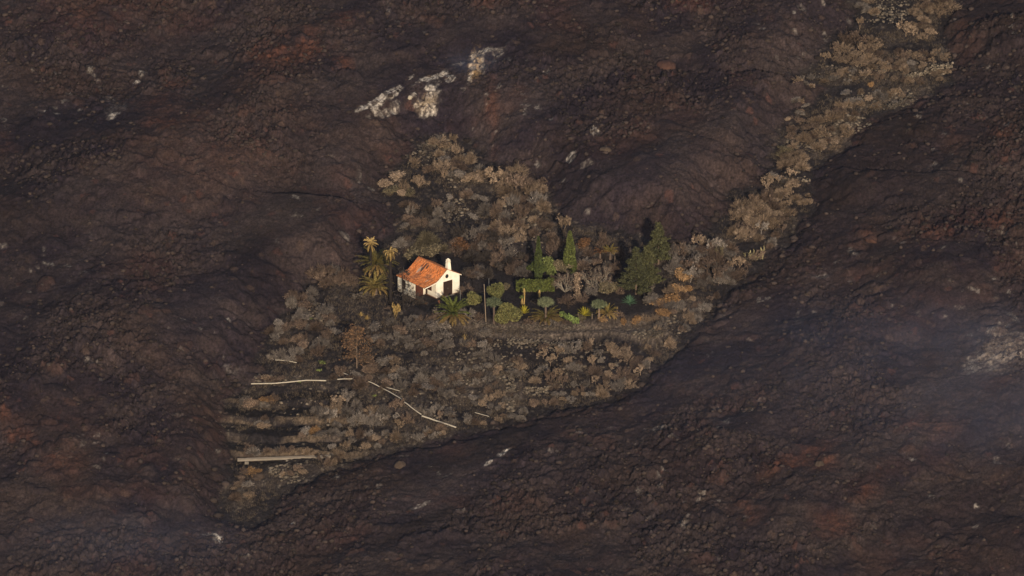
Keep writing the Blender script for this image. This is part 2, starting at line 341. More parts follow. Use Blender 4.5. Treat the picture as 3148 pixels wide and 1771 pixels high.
class Geo:
    def __init__(s): s.V = []; s.F = []; s.n = 0
    def add(s, V, F):
        V = np.asarray(V, float); s.V.append(V); s.F += [tuple(int(i) + s.n for i in f) for f in F]; s.n += len(V); return s
    def box(s, a, b):
        (x0, y0, z0), (x1, y1, z1) = a, b
        return s.add([(x0,y0,z0),(x1,y0,z0),(x1,y1,z0),(x0,y1,z0),(x0,y0,z1),(x1,y0,z1),(x1,y1,z1),(x0,y1,z1)],
                     [(3,2,1,0),(4,5,6,7),(0,1,5,4),(1,2,6,5),(2,3,7,6),(3,0,4,7)])
    def tube(s, pts, rad, n=7):
        pts = [np.array(p, float) for p in pts]
        rad = rad if hasattr(rad, '__len__') else [rad] * len(pts)
        V = []
        for i, p in enumerate(pts):
            d = pts[min(i + 1, len(pts) - 1)] - pts[max(i - 1, 0)]; d /= np.linalg.norm(d) + 1e-9
            a = np.cross(d, [0, 0, 1.0]) if abs(d[2]) < .9 else np.cross(d, [1.0, 0, 0]); a /= np.linalg.norm(a); b = np.cross(d, a)
            for k in range(n):
                t = 2 * math.pi * k / n; V.append(p + rad[i] * (a * math.cos(t) + b * math.sin(t)))
        F = []
        for i in range(len(pts) - 1):
            for k in range(n):
                F.append((i*n+k, i*n+(k+1)%n, (i+1)*n+(k+1)%n, (i+1)*n+k))
        F.append(tuple(range(n-1, -1, -1))); F.append(tuple((len(pts)-1)*n+k for k in range(n)))
        return s.add(V, F)
    def obj(s, name, mat, parent=None, smooth=False):
        return mesh_obj(name, np.concatenate(s.V), s.F, mat, parent, smooth)
def prisms(segs):
    """thin three sided twigs; segs rows: p0(3) p1(3) r0 r1"""
    S = np.asarray(segs, float); p0, p1 = S[:, :3], S[:, 3:6]; d = p1 - p0; d /= np.linalg.norm(d, axis=1, keepdims=True) + 1e-9
    ref = np.where(np.abs(d[:, 2:3]) < .9, [[0, 0, 1.0]], [[1.0, 0, 0]])
    a = np.cross(d, ref); a /= np.linalg.norm(a, axis=1, keepdims=True); b = np.cross(d, a)
    V = []
    for p, r in ((p0, S[:, 6:7]), (p1, S[:, 7:8])):
        for k in range(3):
            t = 2 * math.pi * k / 3; V.append(p + r * (a * math.cos(t) + b * math.sin(t)))
    V = np.stack(V, 1).reshape(-1, 3); n = len(S); B = np.arange(n)[:, None] * 6
    F = np.concatenate([B + np.array([[0, 1, 4, 3]]), B + np.array([[1, 2, 5, 4]]), B + np.array([[2, 0, 3, 5]])])
    return V, F
def leaves(P, size, asp=1.0, up=0.0):
    """one small randomly turned quad per point"""
    P = np.asarray(P, float); n = len(P)
    d = rng.normal(size=(n, 3)); d[:, 2] += up; d /= np.linalg.norm(d, axis=1, keepdims=True)
    e = rng.normal(size=(n, 3)); e -= d * (e * d).sum(1, keepdims=True); e /= np.linalg.norm(e, axis=1, keepdims=True)
    s = np.asarray(size) * (.6 + .8 * rng.random((n, 1))) * .5
    V = np.stack([P - d*s*asp - e*s, P + d*s*asp - e*s*.6, P + d*s*asp + e*s, P - d*s*asp + e*s*.7], 1).reshape(-1, 3)
    F = np.arange(4 * n).reshape(n, 4)
    return V, F
def join(*vf):
    V = []; F = []; n = 0
    for v, f in vf: V.append(v); F.append(f + n); n += len(v)
    return np.concatenate(V), np.concatenate(F)

def mat(name, cols, nscale=1.5, rough=.85, island=.55, spec=.2, bump=0.0, transl=0.0):
    """colour from several real tones: drawn per object, mottled by noise, and varied leaf by leaf / twig by twig"""
    m = bpy.data.materials.new(name); m.use_nodes = True; nt = m.node_tree; L = nt.links
    b = nt.nodes["Principled BSDF"]; b.inputs["Roughness"].default_value = rough; b.inputs["Specular IOR Level"].default_value = spec
    tc = N(nt, "ShaderNodeTexCoord"); no = N(nt, "ShaderNodeTexNoise"); no.inputs["Scale"].default_value = nscale; no.inputs["Detail"].default_value = 4
    L.new(tc.outputs["Object"], no.inputs["Vector"])
    oi = N(nt, "ShaderNodeObjectInfo")
    ad = N(nt, "ShaderNodeMath", operation='MULTIPLY_ADD'); ad.inputs[1].default_value = 1.1; ad.inputs[2].default_value = -.42
    L.new(no.outputs[0], ad.inputs[0])
    a2 = N(nt, "ShaderNodeMath", operation='MULTIPLY_ADD'); a2.inputs[1].default_value = .75
    L.new(oi.outputs["Random"], a2.inputs[0]); L.new(ad.outputs[0], a2.inputs[2])
    cr = N(nt, "ShaderNodeValToRGB"); els = cr.color_ramp.elements
    while len(els) < len(cols): els.new(.5)
    for i, cc in enumerate(cols):
        els[i].position = i / max(1, len(cols) - 1); els[i].color = (*cc, 1)
    L.new(a2.outputs[0], cr.inputs[0])
    ge = N(nt, "ShaderNodeNewGeometry"); mr = N(nt, "ShaderNodeMapRange"); mr.inputs[3].default_value = 1 - island; mr.inputs[4].default_value = 1 + island
    L.new(ge.outputs["Random Per Island"], mr.inputs[0])
    mx = N(nt, "ShaderNodeMix", data_type='RGBA', blend_type='MULTIPLY'); mx.inputs[0].default_value = 1
    L.new(cr.outputs[0], mx.inputs[6]); L.new(mr.outputs[0], mx.inputs[7]); L.new(mx.outputs[2], b.inputs["Base Color"])
    if bump:
        bp = N(nt, "ShaderNodeBump"); bp.inputs["Strength"].default_value = bump; bp.inputs["Distance"].default_value = .05
        L.new(no.outputs[0], bp.inputs["Height"]); L.new(bp.outputs[0], b.inputs["Normal"])
    return m
M = {}
M['grey'] = mat("grey_twigs", [(.085,.073,.066), (.145,.125,.112), (.22,.192,.170)], island=.62)
M['tan'] = mat("tan_twigs", [(.125,.091,.064), (.190,.140,.101), (.285,.216,.160)], island=.62)
M['brown'] = mat("brown_twigs", [(.065,.046,.036), (.112,.080,.062), (.175,.127,.098)], island=.62)
M['olive'] = mat("olive_leaves", [(0.068,0.057,0.037), (0.105,0.088,0.055), (0.149,0.121,0.077)], island=.62)
M['dark'] = mat("charred_twigs", [(.030,.025,.022), (.046,.038,.033), (.068,.055,.045)])
M['orange'] = mat("rusty_leaves", [(.15,.088,.042), (.21,.125,.060), (.28,.18,.095)], island=.62)
M['larch'] = mat("brown_needles", [(.085,.048,.026), (.125,.074,.042), (.17,.105,.062)], island=.7)
M['rust'] = mat("burnt_orange_leaves", [(.075,.038,.019), (.110,.056,.028), (.15,.082,.042)])
M['pale'] = mat("pale_bark", [(.16,.14,.115), (.22,.195,.16), (.28,.25,.20)], island=.3)
M['char'] = mat("charred_bark", [(.010,.008,.008), (.016,.013,.012), (.024,.019,.017)], 3, .9, .2)
M['bark'] = mat("brown_bark", [(.075,.055,.045), (.11,.08,.062), (.15,.11,.085)], 3, .9, .2)
M['hedge'] = mat("hedge_leaves", [(0.055,0.068,0.017), (0.086,0.099,0.023), (0.125,0.130,0.035)])
M['bush'] = mat("bush_leaves", [(0.057,0.069,0.022), (0.091,0.096,0.033), (0.137,0.127,0.049)])
M['cypress'] = mat("cypress_leaves", [(0.034,0.047,0.014), (0.057,0.072,0.019), (0.086,0.098,0.029)])
M['pine'] = mat("pine_needles", [(0.027,0.030,0.015), (0.049,0.051,0.023), (0.089,0.084,0.035)], .5)
M['lime'] = mat("light_green_leaves", [(0.090,0.114,0.036), (0.126,0.150,0.048), (0.168,0.192,0.062)])
M['palm'] = mat("green_fronds", [(0.069,0.081,0.017), (0.103,0.121,0.025), (0.149,0.161,0.040)], 1.0)
M['palmdry'] = mat("dry_fronds", [(.13,.088,.032), (.19,.13,.045), (.26,.18,.07)], 1.0)
M['palmolive'] = mat("olive_fronds", [(.075,.064,.018), (.115,.092,.026), (.17,.13,.042)], 1.0)
M['straw'] = mat("straw_fronds", [(.22,.15,.055), (.31,.22,.085), (.40,.29,.12)], 1.0)
M['dragon'] = mat("dragon_leaves", [(0.075,0.092,0.052), (0.109,0.129,0.074), (0.161,0.178,0.103)])
M['agyel'] = mat("yellow_agave_blades", [(.26,.23,.022), (.36,.31,.03), (.46,.38,.05)])
M['agblue'] = mat("blue_agave_blades", [(.055,.12,.065), (.075,.15,.085), (.10,.19,.11)])
M['cactus'] = mat("cactus_pads", [(.085,.125,.034), (.115,.155,.045), (.155,.20,.065)])
M['stone'] = mat("field_stones", [(.070,.058,.046), (.12,.10,.078), (.19,.158,.12)], 2.0, .95, .6)
M['drywall'] = mat("wall_stones", [(.050,.042,.036), (.078,.066,.054), (.11,.094,.077)], 2.0, .95, .5)
M['pipe'] = mat("weathered_pipe", [(0.270,0.243,0.198), (0.360,0.324,0.270), (0.432,0.396,0.333)], 2.0, .7, .1)
M['concrete'] = mat("concrete", [(0.144,0.126,0.104), (0.198,0.171,0.144), (0.252,0.221,0.184)], 1.2, .9, .1, bump=.4)
M['wood'] = mat("weathered_wood", [(.105,.080,.060), (.145,.112,.084), (.19,.15,.115)], 3, .9, .2)
M['metal'] = mat("grey_metal", [(.16,.16,.155), (.22,.22,.21), (.28,.28,.27)], 3, .6, .1)
M['boulder'] = mat("red_lava_boulder", [(.042,.023,.019), (.062,.032,.025), (.085,.045,.035)], 1.2, .95, .1, bump=.8)
M['boulderbr'] = mat("brown_lava_boulder", [(.034,.025,.020), (.050,.036,.028), (.070,.052,.040)], 1.2, .95, .1, bump=.8)
M['grass'] = mat("dry_grass_blades", [(.075,.058,.043), (.115,.090,.067), (.165,.132,.098)], .3)

# ------------------------------------------------------------------ the cottage
pl = bpy.data.materials.new("white_plaster"); pl.use_nodes = True
def plaster():
    nt = pl.node_tree; b = nt.nodes["Principled BSDF"]; b.inputs["Roughness"].default_value = .9; b.inputs["Specular IOR Level"].default_value = .2
    tc = N(nt, "ShaderNodeTexCoord"); no = N(nt, "ShaderNodeTexNoise"); no.inputs["Scale"].default_value = 1.1; no.inputs["Detail"].default_value = 6
    cr = N(nt, "ShaderNodeValToRGB"); cr.color_ramp.elements[0].color = (.66,.60,.49,1); cr.color_ramp.elements[1].color = (.80,.76,.66,1)
    cr.color_ramp.elements[0].position = .3; cr.color_ramp.elements[1].position = .6
    nt.links.new(tc.outputs["Object"], no.inputs["Vector"]); nt.links.new(no.outputs[0], cr.inputs[0]); sx = N(nt, "ShaderNodeSeparateXYZ"); nt.links.new(tc.outputs["Object"], sx.inputs[0])
    m1 = N(nt, "ShaderNodeMapRange"); m1.inputs[1].default_value = .75; m1.inputs[2].default_value = 0; nt.links.new(sx.outputs[2], m1.inputs[0])
    m2 = N(nt, "ShaderNodeMath", operation='MULTIPLY'); nt.links.new(m1.outputs[0], m2.inputs[0]); nt.links.new(no.outputs[0], m2.inputs[1])
    mx = N(nt, "ShaderNodeMix", data_type='RGBA'); mx.inputs[7].default_value = (.34, .27, .20, 1); nt.links.new(m2.outputs[0], mx.inputs[0]); nt.links.new(cr.outputs[0], mx.inputs[6])
    nt.links.new(mx.outputs[2], b.inputs["Base Color"])
    bp = N(nt, "ShaderNodeBump"); bp.inputs["Strength"].default_value = .25; bp.inputs["Distance"].default_value = .03
    nt.links.new(no.outputs[0], bp.inputs["Height"]); nt.links.new(bp.outputs[0], b.inputs["Normal"])
plaster()
M['door'] = mat("dark_brown_wood", [(.020,.012,.009), (.032,.018,.013), (.045,.026,.018)], 4, .6, .2)
M['redwood'] = mat("red_brown_wood", [(.035,.012,.008), (.055,.018,.012), (.075,.028,.018)], 4, .7, .2)
M['skirt'] = mat("red_skirting", [(.09,.040,.022), (.13,.055,.030), (.16,.075,.042)], 4, .9, .2)
M['glass'] = mat("dark_teal_glass", [(.006,.016,.020), (.010,.024,.030), (.014,.034,.040)], 4, .15, .1, .5)
M['terra'] = mat("terracotta", [(.22,.085,.04), (.28,.11,.05), (.32,.14,.07)], 4, .9, .1)
tile = bpy.data.materials.new("terracotta_tiles"); tile.use_nodes = True
def tiles():
    nt = tile.node_tree; L = nt.links; b = nt.nodes["Principled BSDF"]; b.inputs["Roughness"].default_value = .85; b.inputs["Specular IOR Level"].default_value = .2
    a = N(nt, "ShaderNodeAttribute", attribute_name="tile_colour")
    tc = N(nt, "ShaderNodeTexCoord"); no = N(nt, "ShaderNodeTexNoise"); no.inputs["Scale"].default_value = 5; no.inputs["Detail"].default_value = 5
    mr = N(nt, "ShaderNodeMapRange"); mr.inputs[1].default_value = .3; mr.inputs[2].default_value = .7; mr.inputs[3].default_value = .7; mr.inputs[4].default_value = 1.25
    mx = N(nt, "ShaderNodeMix", data_type='RGBA', blend_type='MULTIPLY'); mx.inputs[0].default_value = 1
    L.new(tc.outputs["Object"], no.inputs["Vector"]); L.new(no.outputs[0], mr.inputs[0]); L.new(a.outputs["Color"], mx.inputs[6]); L.new(mr.outputs[0], mx.inputs[7])
    L.new(mx.outputs[2], b.inputs["Base Color"])
tiles()
house = thing("cottage", "small white cottage with orange tiled roof and white chimney", "house", (kx, ky, HZ), UVA)
# local x runs along the gable wall to the right, local y along the ridge
PROF = [(-2.28, 2.30), (-1.2, 2.47), (0.0, 2.74), (.7, 3.22), (2.1, 4.34), (3.3, 3.68), (4.85, 2.88)]
def prof_z(u):
    return float(np.interp(u, [p[0] for p in PROF], [p[1] for p in PROF]))
def prism_uv(poly, v0, v1):
    n = len(poly); V = [(u, v0, z) for u, z in poly] + [(u, v1, z) for u, z in poly]
    F = [tuple(range(n)), tuple(range(2 * n - 1, n - 1, -1))] + [((i + 1) % n, i, n + i, n + (i + 1) % n) for i in range(n)]
    return V, F
g = Geo(); g.add(*prism_uv([(0, -1.2), (4.6, -1.2), (4.6, prof_z(4.6) - .13), (2.1, 4.18), (.7, 3.06), (0, 2.58)], 0, 6.9)); g.obj("main_wall", pl, house)
g = Geo(); g.add(*prism_uv([(-2.1, -1.4), (-.004, -1.4), (-.004, 2.58), (-2.1, prof_z(-2.1) - .13)], 2.6, 6.85)); g.obj("wing_wall", pl, house)
def roof_obj():
    vv = np.arange(-.16, 7.06, .05); uu = []
    for i in range(len(PROF) - 1):
        uu.append(np.linspace(PROF[i][0], PROF[i + 1][0], 10, endpoint=False))
    uu = np.append(np.concatenate(uu), PROF[-1][0])
    zz = np.array([prof_z(u) for u in uu]); s = np.concatenate([[0], np.cumsum(np.hypot(np.diff(uu), np.diff(zz)))])
    U, Vv = np.meshgrid(uu, vv, indexing='ij'); Zt = np.repeat(zz[:, None], len(vv), 1); S_ = np.repeat(s[:, None], len(vv), 1)
    row = np.floor(S_ / .33); colm = np.floor(Vv / .2)
    Zt = Zt + .045 * np.abs(np.sin(Vv / .2 * math.pi)) + .018 * ((S_ / .33) % 1) + .02 * (h2(row, colm, 5) - .5)
    nu, nv = U.shape
    top = np.stack([U, Vv, Zt], -1).reshape(-1, 3); bot = np.stack([U, Vv, np.repeat(zz[:, None], nv, 1) - .11], -1).reshape(-1, 3)
    F = []
    idx = np.arange(nu * nv).reshape(nu, nv); n0 = nu * nv
    a, b, c_, d = idx[:-1, :-1].ravel(), idx[1:, :-1].ravel(), idx[1:, 1:].ravel(), idx[:-1, 1:].ravel()
    Q = [np.stack([a, b, c_, d], 1), np.stack([d, c_, b, a], 1) + n0]
    for e in (idx[0, :], idx[-1, :], idx[:, 0], idx[:, -1]):
        Q.append(np.stack([e[:-1], e[1:], e[1:] + n0, e[:-1] + n0], 1))
    o = mesh_obj("roof", np.concatenate([top, bot]), np.concatenate(Q), tile, house)
    t = h2(row, colm, 9); t2 = h2(row, colm, 10)
    cc = np.array([.62, .20, .06])[None, None] * (.72 + .5 * t)[..., None]
    cc = mixc(cc, (.62, .26, .11), (t2 > .8) * .7); cc = mixc(cc, (.20, .07, .03), (t2 < .1) * .7)
    # ash and bare, slipped tiles on the front slope
    e = np.clip(1.15 - np.hypot((U - 1.15) / .75, (Vv - 4.35) / .75), 0, 1) * (h2(colm, np.floor(S_ / .9), 3) > .42)
    cc = mixc(cc, (.035, .03, .03), np.clip(e * 2.2, 0, .9)); 
    e2 = np.clip(1.1 - np.hypot((U - .55) / .6, (Vv - 4.9) / .28), 0, 1); cc = mixc(cc, (.42, .36, .30), np.clip(e2 * 1.5, 0, .7))
    e3 = np.clip(1.1 - np.hypot((U + .6) / .5, (Vv - 1.5) / .16), 0, 1); cc = mixc(cc, (.5, .36, .26), np.clip(e3 * 1.5, 0, .8))
    cc = mixc(cc, (.13, .07, .05), np.clip(fbm(U * 1.2, Vv * .9, 4, 77) * 2.4 - 1.2, 0, .5))
    c4 = np.ones((2 * n0, 4), np.float32); c4[:n0, :3] = cc.reshape(-1, 3); c4[n0:, :3] = (.16, .12, .09)
    o.data.color_attributes.new("tile_colour", 'FLOAT_COLOR', 'POINT').data.foreach_set("color", c4.ravel())
    # ridge caps
    g = Geo()
    for i in range(18):
        v = -.16 + i * .4; g.tube([(2.1, v, 4.35), (2.1, v + .42, 4.335)], [.10, .085], 8)
    r = g.obj("ridge_tiles", M['terra'], o, True)
    return o
roof = roof_obj()
g = Geo()
for v in (-.16,):
    for i in range(len(PROF) - 1):
        (a, za), (b, zb) = PROF[i], PROF[i + 1]
        g.add([(a, v - .03, za - .14), (b, v - .03, zb - .14), (b, v - .03, zb - .01), (a, v - .03, za - .01), (a, v + .03, za - .14), (b, v + .03, zb - .14), (b, v + .03, zb - .01), (a, v + .03, za - .01)],
              [(0,1,2,3),(7,6,5,4),(0,4,5,1),(1,5,6,2),(2,6,7,3),(3,7,4,0)])
g.obj("verge_board", pl, roof)
# chimney: tapering stack with pierced pyramid head
g = Geo()
def frustum(g, cx, cy, z0, z1, a, b):
    g.add([(cx-a,cy-a,z0),(cx+a,cy-a,z0),(cx+a,cy+a,z0),(cx-a,cy+a,z0),(cx-b,cy-b,z1),(cx+b,cy-b,z1),(cx+b,cy+b,z1),(cx-b,cy+b,z1)],
          [(3,2,1,0),(4,5,6,7),(0,1,5,4),(1,2,6,5),(2,3,7,6),(3,0,4,7)])
chx, chy = 2.95, .72
frustum(g, chx, chy, 3.4, 5.15, .36, .25); frustum(g, chx, chy, 5.15, 5.22, .29, .29)
ch = g.obj("chimney", pl, house)
g = Geo()
for dx in (-.19, .19):
    for dy in (-.19, .19): g.box((chx+dx-.05, chy+dy-.05, 5.22), (chx+dx+.05, chy+dy+.05, 5.42))
g.box((chx-.04, chy-.24, 5.22), (chx+.04, chy+.24, 5.42))
frustum(g, chx, chy, 5.42, 5.72, .29, .05); g.obj("chimney_cap", pl, ch)
# big double door in the gable
def leafdoor(name, u0, u1, z0, z1, parent, m, v=-.05):
    g = Geo(); g.box((u0, v, z0), (u1, v + .045, z1)); d = g.obj(name, m, parent)
    g = Geo(); k = .11
    for (a, b) in ((z0 + k, z0 + (z1-z0)*.46), (z0 + (z1-z0)*.52, z1 - k)):
        g.box((u0 + k, v - .02, a), (u1 - k, v - .003, b))
    g.obj("panel", m, d); return d
g = Geo(); g.box((1.42, -.03, 0), (1.5, .02, 2.4)); g.box((3.1, -.03, 0), (3.18, .02, 2.4)); g.box((1.5, -.03, 2.32), (3.1, .02, 2.4)); fr = g.obj("door_frame", M['redwood'], house)
for a, b in ((1.51, 2.29), (2.31, 3.09)):
    d = leafdoor("door", a, b, .05, 2.31, house, M['door'])
g = Geo(); g.tube([(2.25, -.1, 1.1), (2.25, -.1, 1.28)], .02, 6); g.obj("handle", M['metal'], d)
g = Geo(); g.box((1.3, -.45, -.6), (3.3, -.02, .045)); g.obj("doorstep", M['concrete'], house)
# oval window under the ridge
def disc(u, z, ru, rz_, v, n=24):
    return [(u + ru * math.cos(2*math.pi*i/n), v, z + rz_ * math.sin(2*math.pi*i/n)) for i in range(n)]
g = Geo(); n = 24
A, B = disc(2.12, 3.2, .30, .33, -.05), disc(2.12, 3.2, .22, .25, -.05); C_, D_ = disc(2.12, 3.2, .30, .33, .02), disc(2.12, 3.2, .22, .25, .02)
g.add(A + B + C_ + D_, [(i, (i+1)%n, n+(i+1)%n, n+i) for i in range(n)] + [((i+1)%n, i, 2*n+i, 2*n+(i+1)%n) for i in range(n)] + [(n+i, n+(i+1)%n, 3*n+(i+1)%n, 3*n+i) for i in range(n)])
win = g.obj("oval_window", M['door'], house)
g = Geo(); g.add(disc(2.12, 3.2, .225, .255, -.02), [tuple(range(24))]); g.obj("pane", M['glass'], win)
# window and slim door on the porch wall (facing -x)
def side_open(name, v0, v1, z0, z1, u, m, pane=True):
    g = Geo(); t = .06
    g.box((u-.04, v0-t, z0-t), (u+.01, v0, z1+t)); g.box((u-.04, v1, z0-t), (u+.01, v1+t, z1+t)); g.box((u-.04, v0, z1), (u+.01, v1, z1+t)); g.box((u-.04, v0, z0-t), (u+.01, v1, z0))
    f = g.obj(name, m, house)
    g = Geo(); g.box((u-.02, v0, z0), (u-.006, v1, z1)); g.obj("shutter", m, f)
side_open("porch_window", 1.15, 2.0, 1.0, 2.1, 0, M['redwood'])
side_open("porch_door", 2.18, 2.5, .05, 2.05, 0, M['door'])
side_open("wing_window", 4.95, 5.75, .55, 1.95, -2.1, M['door'])
# red brown timber doors closing the end of the wing
for a, b in ((-2.0, -1.27), (-1.25, -.5)):
    leafdoor("timber_door", a, b, -.25, 2.05, house, M['redwood'], v=2.545)
g = Geo(); g.box((-.07, -.06, -.5), (-.003, 2.59, .14)); g.box((-.07, -.06, -.5), (4.66, -.003, .06)); g.obj("skirting", M['skirt'], house)
g = Geo(); g.box((-2.3, -.3, -1.2), (-.075, 2.535, -.2)); g.obj("porch_floor", M['skirt'], house)
def H2W(u, v):
    return kx + u * UX - v * UY, ky + u * UY + v * UX

# ------------------------------------------------------------------ plants
def rvec(s=1.0): return np.array([random.gauss(0, s), random.gauss(0, s), random.gauss(0, s)])
def branch_out(segs, tips, p, d, ln, r, lev, spread, upl, kids=(2, 4), shrink=.68):
    """recursive limbs; every limb bends once"""
    d = d / np.linalg.norm(d)
    m = p + d * ln * .5; d2 = d + rvec(.16) + np.array([0, 0, upl]); d2 /= np.linalg.norm(d2); e = m + d2 * ln * .5
    segs.append([*p, *m, r, r * .85]); segs.append([*m, *e, r * .85, r * .66])
    if lev == 0: tips.append(e); return
    for _ in range(random.randint(*kids)):
        nd = d2 + rvec(spread)
        branch_out(segs, tips, e if random.random() < .7 else m, nd, ln * shrink * random.uniform(.8, 1.2), r * .6, lev - 1, spread, upl, kids, shrink)
def make_twig_shrub(seed):
    random.seed(seed); segs = []; tips = []
    nm = random.randint(8, 12)
    for i in range(nm):
        a = 2 * math.pi * i / nm + random.uniform(-.3, .3); t = random.uniform(.15, 1.15)
        d = np.array([math.cos(a) * t, math.sin(a) * t, 1.0])
        branch_out(segs, tips, np.array([math.cos(a) * .06, math.sin(a) * .06, -.1]), d, random.uniform(.34, .52), .026, 3, .42, .06, (2, 3), .66)
    tips = np.array(tips)
    P = tips[rng.integers(0, len(tips), 420)] + rng.normal(scale=.09, size=(420, 3))
    tw = []
    for a in tips:
        o_ = a / (np.linalg.norm(a) + 1e-6)
        for _ in range(5): tw.append([*(a - o_ * random.uniform(0, .2)), *(a + o_ * random.uniform(.03, .2) + rvec(.075)), .0085, .004])
    Q = tips[rng.integers(0, len(tips), 130)] + rng.normal(scale=.05, size=(130, 3))
    V, F = join(prisms(segs + tw), leaves(P[:200], .034, 1.8), leaves(Q[:70], .075, 1.2))
    V[:, :2] /= max(1e-3, np.percentile(np.abs(V[:, :2]), 97)) ; V[:, 2] /= np.percentile(V[:, 2], 99)
    V[:, :2] *= .5     # footprint one metre, height one metre
    return V, F
def make_leaf_bush(seed, flat=.8, n=1300):
    random.seed(seed); P = []
    cl = [(np.array([random.uniform(-.3, .3), random.uniform(-.3, .3), random.uniform(.3, .7)]), random.uniform(.16, .3)) for _ in range(9)]
    cl.append((np.array([0, 0, .35]), .34))
    for _ in range(n):
        cpt, r = random.choice(cl); d = rvec(); d /= np.linalg.norm(d); d[2] = abs(d[2]) * random.choice((1, 1, 1, -.6))
        P.append(cpt + d * r * random.uniform(.35, 1.3) + rvec(.03))
    P = np.array(P); P[:, 2] = np.maximum(P[:, 2], .02)
    segs = []
    for cpt, r in cl:
        segs.append([random.uniform(-.05, .05), random.uniform(-.05, .05), -.1, *(cpt * .9), .02, .008])
    return join(prisms(segs), leaves(P, .056, 1.4))
def make_thorn(seed):
    """round cushion of fine straight spines"""
    random.seed(seed); segs = []; lob = [rvec() for _ in range(5)]
    for i in range(800):
        d = rvec(); d[2] = abs(d[2]) * 1.1 - .05; d /= np.linalg.norm(d)
        k = 1 + .22 * math.sin(3 * d[0] + lob[0][0] * 3) * math.sin(4 * d[1] + lob[1][0] * 3) + random.gauss(0, .07)
        a = d * random.uniform(.1, .42) * k; b = d * .5 * k * random.uniform(.85, 1.12) + rvec(.04); w_ = random.choice((.005, .008, .014)); segs.append([*(a + [0, 0, .1]), *(b + [0, 0, .1]), w_, w_ * .6])
    for i in range(9):
        a = random.uniform(0, 6.283); segs.append([0, 0, -.1, math.cos(a) * .2, math.sin(a) * .2, .3, .022, .012])
    V, F = prisms(segs); V[:, 2] *= 1.5; return V, F
def make_tabaiba(seed, lev=4):
    """small candelabra tree: bare forked limbs under a flat round twig head"""
    random.seed(seed); segs = []; tips = []
    segs.append([0, 0, -.1, 0, 0, .28, .035, .03])
    for i in range(4):
        a = 2 * math.pi * i / 4 + random.uniform(-.4, .4)
        branch_out(segs, tips, np.array([0, 0, random.uniform(.2, .28)]), np.array([math.cos(a) * .8, math.sin(a) * .8, 1.0]), .25, .024, lev, .34, .1, (2, 3), .74)
    tips = np.array(tips); n = min(900, len(tips) * 6)
    P = tips[rng.integers(0, len(tips), n)] + rng.normal(scale=.03, size=(n, 3))
    V, F = join(prisms(segs), leaves(P, .04, 1.6))
    V[:, :2] *= .5 / np.percentile(np.abs(V[:, :2]), 97); V[:, 2] /= np.percentile(V[:, 2], 99)
    return V, F
def proto_mesh(name, VF):
    V, F = VF; o = mesh_obj(name, V, F); me = o.data; me.materials.append(M['tan']); bpy.data.objects.remove(o); return me
PROTO = {'thorn': [proto_mesh("thorn_shrub", make_thorn(s)) for s in range(80, 85)],
         'twig': [proto_mesh("twig_shrub", make_twig_shrub(s)) for s in range(20, 27)],
         'leaf': [proto_mesh("leaf_bush", make_leaf_bush(s)) for s in range(40, 45)],
         'tree': [proto_mesh("forked_tree", make_tabaiba(s)) for s in range(60, 65)]}
NAME = {'thorn': ("thorn_bush", "bush"), 'twig': ("dead_shrub", "shrub"), 'leaf': ("dry_bush", "bush"), 'tree': ("bare_tree", "tree")}
GROUP = {'thorn': "round thorn cushions on the spared strip", 'twig': "leafless shrubs on the spared strip", 'leaf': "dry bushes on the spared strip", 'tree': "small forked bare trees"}
plants = []        # (object, X, Y, kind, tone, size, height)
def put(kind, X, Y, wid, hgt, tone, loc=None):
    x, y, z = loc or at(X, Y)
    o = bpy.data.objects.new(NAME[kind][0], random.choice(PROTO[kind])); COL.objects.link(o)
    o.location = (x, y, z - .04); o.rotation_euler = (random.uniform(-.22, .22), random.uniform(-.22, .22), random.uniform(0, 6.28)); o.scale = (wid * random.uniform(.75, 1.25), wid * random.uniform(.75, 1.25), hgt * random.uniform(.85, 1.2))
    o.material_slots[0].link = 'OBJECT'; o.material_slots[0].material = M[tone]
    plants.append([o, X, Y, kind, tone, wid, hgt]); return o
